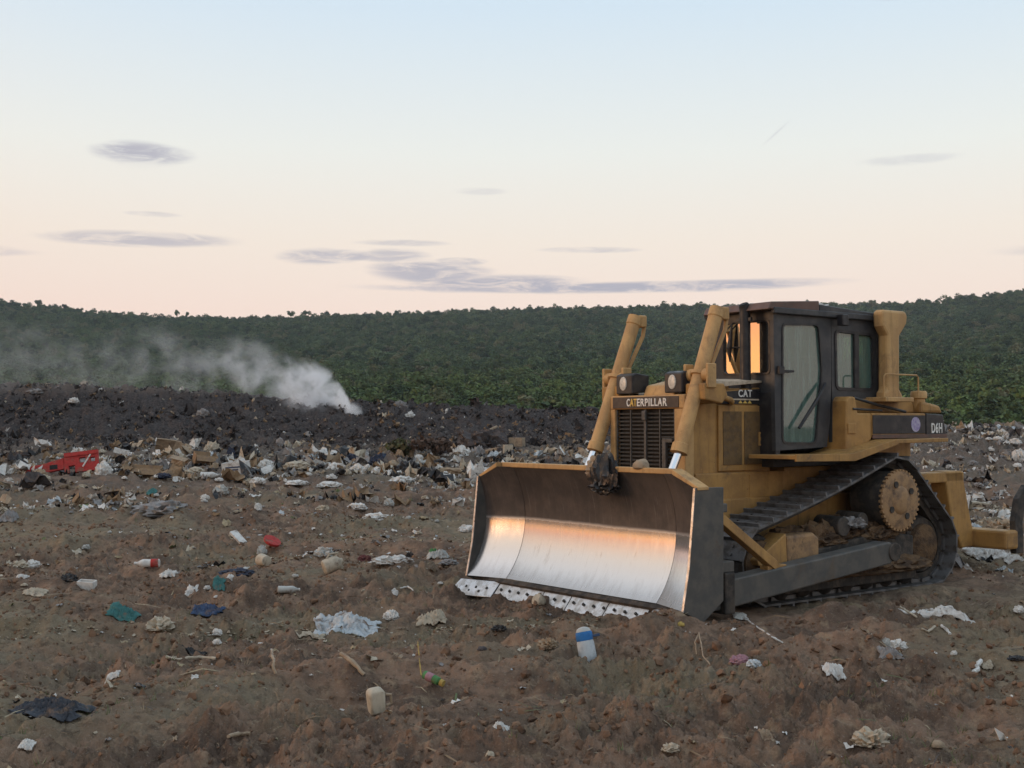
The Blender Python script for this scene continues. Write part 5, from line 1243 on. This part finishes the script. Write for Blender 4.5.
bag(408, 467, 26, 14, L_BLACK, 'large black bag left of the pale grey-white bag')
bag(380, 459, 20, 12, L_NAVY, 'blue-black bag below the olive bush')
bag(440, 463, 18, 7, L_BLACK, 'black bag right of the pale grey-white bag')
bag(394, 463, 10, 7, L_CREAM, 'small cream bag between the blue-black bag and large black bag')
bag(358, 468, 14, 8, L_WHITE, 'white bag left of the blue-black bag')
bag(378, 470, 14, 7, L_WHITE, 'white bag just below the blue-black bag')
bag(479, 469, 13, 10, L_WHITE, 'white bag touching the upper left corner of the blade')
bag(472, 476, 12, 9, L_BLACK, 'black bag tucked beside the blade corner')
bag(410, 414, 9, 6, L_WHITE, 'white scrap high on the charred mound', name='plastic_scrap', cat='plastic scrap')
bag(400, 404, 14, 8, L_GREY, 'grey bundle on the crest of the charred mound, right of the smoke')
bag(74, 400, 10, 5, L_WHITE, 'white scrap near the top of the mound at left', name='plastic_scrap', cat='plastic scrap')
bag(35, 391, 16, 5, L_GREY, 'grey scrap on the mound crest at far left', name='plastic_scrap', cat='plastic scrap')
bag(203, 412, 12, 7, L_GREY, 'pale grey bag half way up the mound')
# a black bag hung over the top edge of the blade, and a tan rag beside it
def local_thing(name, mesh_, m, label, cat, lp, rz=None):
    return put(name, mesh_, m, label=label, cat=cat, loc=DOZ_M @ Vector(lp), rot=(0, 0, rz if rz is not None else DOZ_ROT[2]))
bm_ = crumple('black_bag', 901, .09, .15, .22, .8, 2.0)
local_thing('black_bag', bm_, L_BLACK, 'black plastic bag draped over the top edge of the blade', 'bag', (prof_x(1.3) + .03, .36, 1.15))
local_thing('rag', crumple('rag', 902, .06, .10, .12, .8, 2.2), L_TAN, 'small tan rag on the blade edge left of the black bag', 'rag', (prof_x(1.3) - .01, .19, 1.27))
local_thing('stone', crumple('stone', 903, .07, .08, .08, .15, 1.2), L_TAN, 'tan lump lying on the blade top edge below the grille', 'stone', (prof_x(1.3) - .03, .80, 1.34))
local_thing('cloth', crumple('cloth', 904, .16, .13, .05, .8, 2.0), L_WHITE, 'white rag lying on the cab roof', 'cloth', (-.35, .50, 2.975))
local_thing('plastic_shreds', crumple('plastic_shreds', 905, .13, .08, .07, 1.0, 2.6), L_GREY, 'pale plastic shreds caught above the track frame', 'plastic scrap', (-.15, 1.10, .70))

# many small bags and scraps in the litter band that nothing tells apart
LANDMARKS = [('the red barrier', 60, 465), ('the flattened cardboard box', 146, 472), ('the white printed box', 237, 470), ('the long cream bundle', 297, 465), ('the white bag below the smoke', 336, 467), ('the blue-black bag', 380, 459), ('the large black bag', 408, 467),
    ('the long beige cloth', 449, 471), ('the grey heaped sheet', 163, 506), ('the foam slab', 238, 543), ('the red labelled bottle', 147, 567), ('the two torn bags', 26, 563), ('the cream jug', 333, 571), ('the long white bag', 391, 558), ('the white spread bag', 378, 516), ('the cloudy bottle', 289, 593), ('the ripper post', 950, 500), ('the pale board', 979, 506), ('the big edge bag', 1020, 455)]
def beside(u, v):
    nm, a, b = min(LANDMARKS, key=lambda k: (k[1] - u) ** 2 + (2.2 * (k[2] - v)) ** 2); du, dv = u - a, v - b
    d_ = ('right of' if du > 0 else 'left of') if abs(du) > 3 * abs(dv) else ('below' if dv > 0 else 'above') if abs(dv) > .6 * abs(du) else ('below right of' if du > 0 else 'below left of') if dv > 0 else ('above right of' if du > 0 else 'above left of')
    f_ = 'just ' if abs(du) + abs(dv) < 22 else 'farther ' if abs(du) + abs(dv) > 60 else ''
    return f_ + d_ + ' ' + nm
def swarm(n, urange, vrange, w0, w1, mats_, label, name, cat, group, seed):
    rg_ = random.Random(seed); meshes = [crumple(name, seed + i, 1, rg_.uniform(.5, .9), rg_.uniform(.5, .8), .75, 1.9) for i in range(5)]
    for i in range(n):
        m = mats_[i % len(mats_)]
        for _try in range(60):
            u, v = rg_.uniform(*urange), rg_.uniform(*vrange)
            if (m.name, beside(u, v)) not in USED: break
        USED.add((m.name, beside(u, v))); p_ = place(u, v); w = px(rg_.uniform(w0, w1), p_) / 2
        key = (id(m), i % 5)
        me_ = SW.get((seed, key)) 
        if me_ is None: me_ = meshes[i % 5].copy(); me_.materials.append(m); SW[(seed, key)] = me_
        cn_ = {'litter_white_plastic': 'white', 'litter_cream': 'cream', 'litter_black': 'black', 'litter_navy': 'navy', 'litter_grey': 'grey', 'litter_milky': 'milky'}[m.name]
        o = put(name, me_, None, label=label % (cn_, beside(u, v)), cat=cat, group=group, loc=p_ - Vector((0, 0, w * .05)), rot=(0, 0, rg_.uniform(0, 6.28))); o.scale = (w, w, w)
SW = {}; USED = set()
swarm(30, (0, 470), (452, 484), 5, 11, [L_WHITE, L_CREAM], 'small %s bag in the litter band %s', 'small_bag', 'bag', 'small pale bags in the litter band', 1001)
swarm(16, (120, 470), (452, 482), 6, 13, [L_BLACK, L_NAVY], 'small %s bag in the litter band %s', 'dark_bag', 'bag', 'small dark bags in the litter band', 1101)
swarm(18, (940, 1024), (437, 520), 5, 11, [L_WHITE, L_GREY], 'small %s bag on the rubbish bank %s', 'loose_bag', 'bag', 'pale bags on the right rubbish bank', 1201)
swarm(28, (0, 470), (488, 600), 4, 8, [L_WHITE, L_CREAM, L_MILK], 'tiny %s scrap on the open dirt %s', 'pale_scrap', 'scrap', 'pale scraps on the open field', 1301)

# olive bush and dry brush at the foot of the mound
def bush(u, v, w, h, m, label, seed, name='bush'):
    p = place(u, v + h * .5); W, H = px(w, p) / 2, px(h, p); t = T(name, label, 'bush', None, p)
    co, q = crown_arrays(seed, W, H * .5, H * .5, 420, .07); put('foliage', np_mesh('foliage', co, q, False), m, t)
    b = MB(); rg_ = random.Random(seed)
    for k in range(12): a = rg_.uniform(0, 6.28); e = rg_.uniform(.4, .95); b.tube([(0, 0, -.05), (math.cos(a) * W * .4 * e, math.sin(a) * W * .4 * e, H * .5), (math.cos(a) * W * e, math.sin(a) * W * e, H * rg_.uniform(.7, 1.05))], [.02, .014, .006], 5)
    b.build('stems', M_BARK, t)
bush(403, 447, 30, 17, M_BUSH, 'low olive green bush at the foot of the charred mound', 401)
bush(436, 447, 40, 20, mat('dry_brush', (.11, .07, .05), (.075, .05, .04), .9, scale=8), 'dry brown brush right of the olive green bush', 402, 'dry_brush')

# ------------------------------------------------------------------ smoke drifting left from the burning mound
def smoke_mat():
    m = bpy.data.materials.new('smoke'); m.use_nodes = True; nt = m.node_tree; nt.nodes.clear()
    out = nt.nodes.new('ShaderNodeOutputMaterial'); pv = nt.nodes.new('ShaderNodeVolumePrincipled')
    t = nt.nodes.new('ShaderNodeTexCoord'); x, y, z = sepxyz(nt, t.outputs['Object'])
    s = (x * -1.0 - 5.5)                                   # metres down-wind of the source
    warp = noise_tex(nt, t.outputs['Object'], .45, 3, .5) - .5
    sp = s.mx(0.0)
    zc = ((sp * -.75).exp() * -1.5) + 3.95 + sp * .035
    rad = sp * .07 + .66 + (sp * -.6).exp() * -.36
    dz_ = (z - zc + warp * (sp * .20 + .9)); dy_ = (y - 45.2 + (sp * -.8).exp() * 3.3) * .75
    d = (dz_.sq() + dy_.sq()).sqrt() / rad
    fall = d.step(1.45, .15)
    n = noise_tex(nt, t.outputs['Object'], 1.25, 6, .58, .35).step(.455, .60)
    ends = s.step(-.55, .25) * s.step(26, 6, .3, 1.0)
    dens = fall * (n * .97 + .02) * ends * ((sp * -.75).exp() * 15.0 + .15)
    vent = (((x + 7.2 + (z - 2.6) * .45 + warp * .9) / .38).sq() * -1.0).exp() * (((y - 43.2) / .6).sq() * -1.0).exp() * z.step(4.3, 3.0)
    dens = dens + vent * n * 6.0
    nt.links.new(dens.k, pv.inputs['Density']); pv.inputs['Color'].default_value = (.965, .978, .995, 1); pv.inputs['Anisotropy'].default_value = .1
    nt.links.new(pv.outputs[0], out.inputs['Volume']); return m
smoke = MB().box(-27, -4.9, 40.6, 47.6, 1.8, 7.2).build('smoke', smoke_mat(), None, 0, label='white smoke drifting left from the burning mound', cat='smoke', kind='stuff')

# ------------------------------------------------------------------ evening haze
hm = bpy.data.materials.new('haze'); hm.use_nodes = True; hm.node_tree.nodes.clear()
ho = hm.node_tree.nodes.new('ShaderNodeOutputMaterial'); hv = hm.node_tree.nodes.new('ShaderNodeVolumePrincipled')
hv.inputs['Density'].default_value = .00017; hv.inputs['Color'].default_value = (.72, .84, .95, 1); hv.inputs['Anisotropy'].default_value = .0
hm.node_tree.links.new(hv.outputs[0], ho.inputs['Volume'])
MB().box(-1150, 1150, -1150, 1150, -2.5, 190).build('haze', hm, None, 0, kind='stuff', label='thin blue evening haze over the dump and hills', cat='haze')
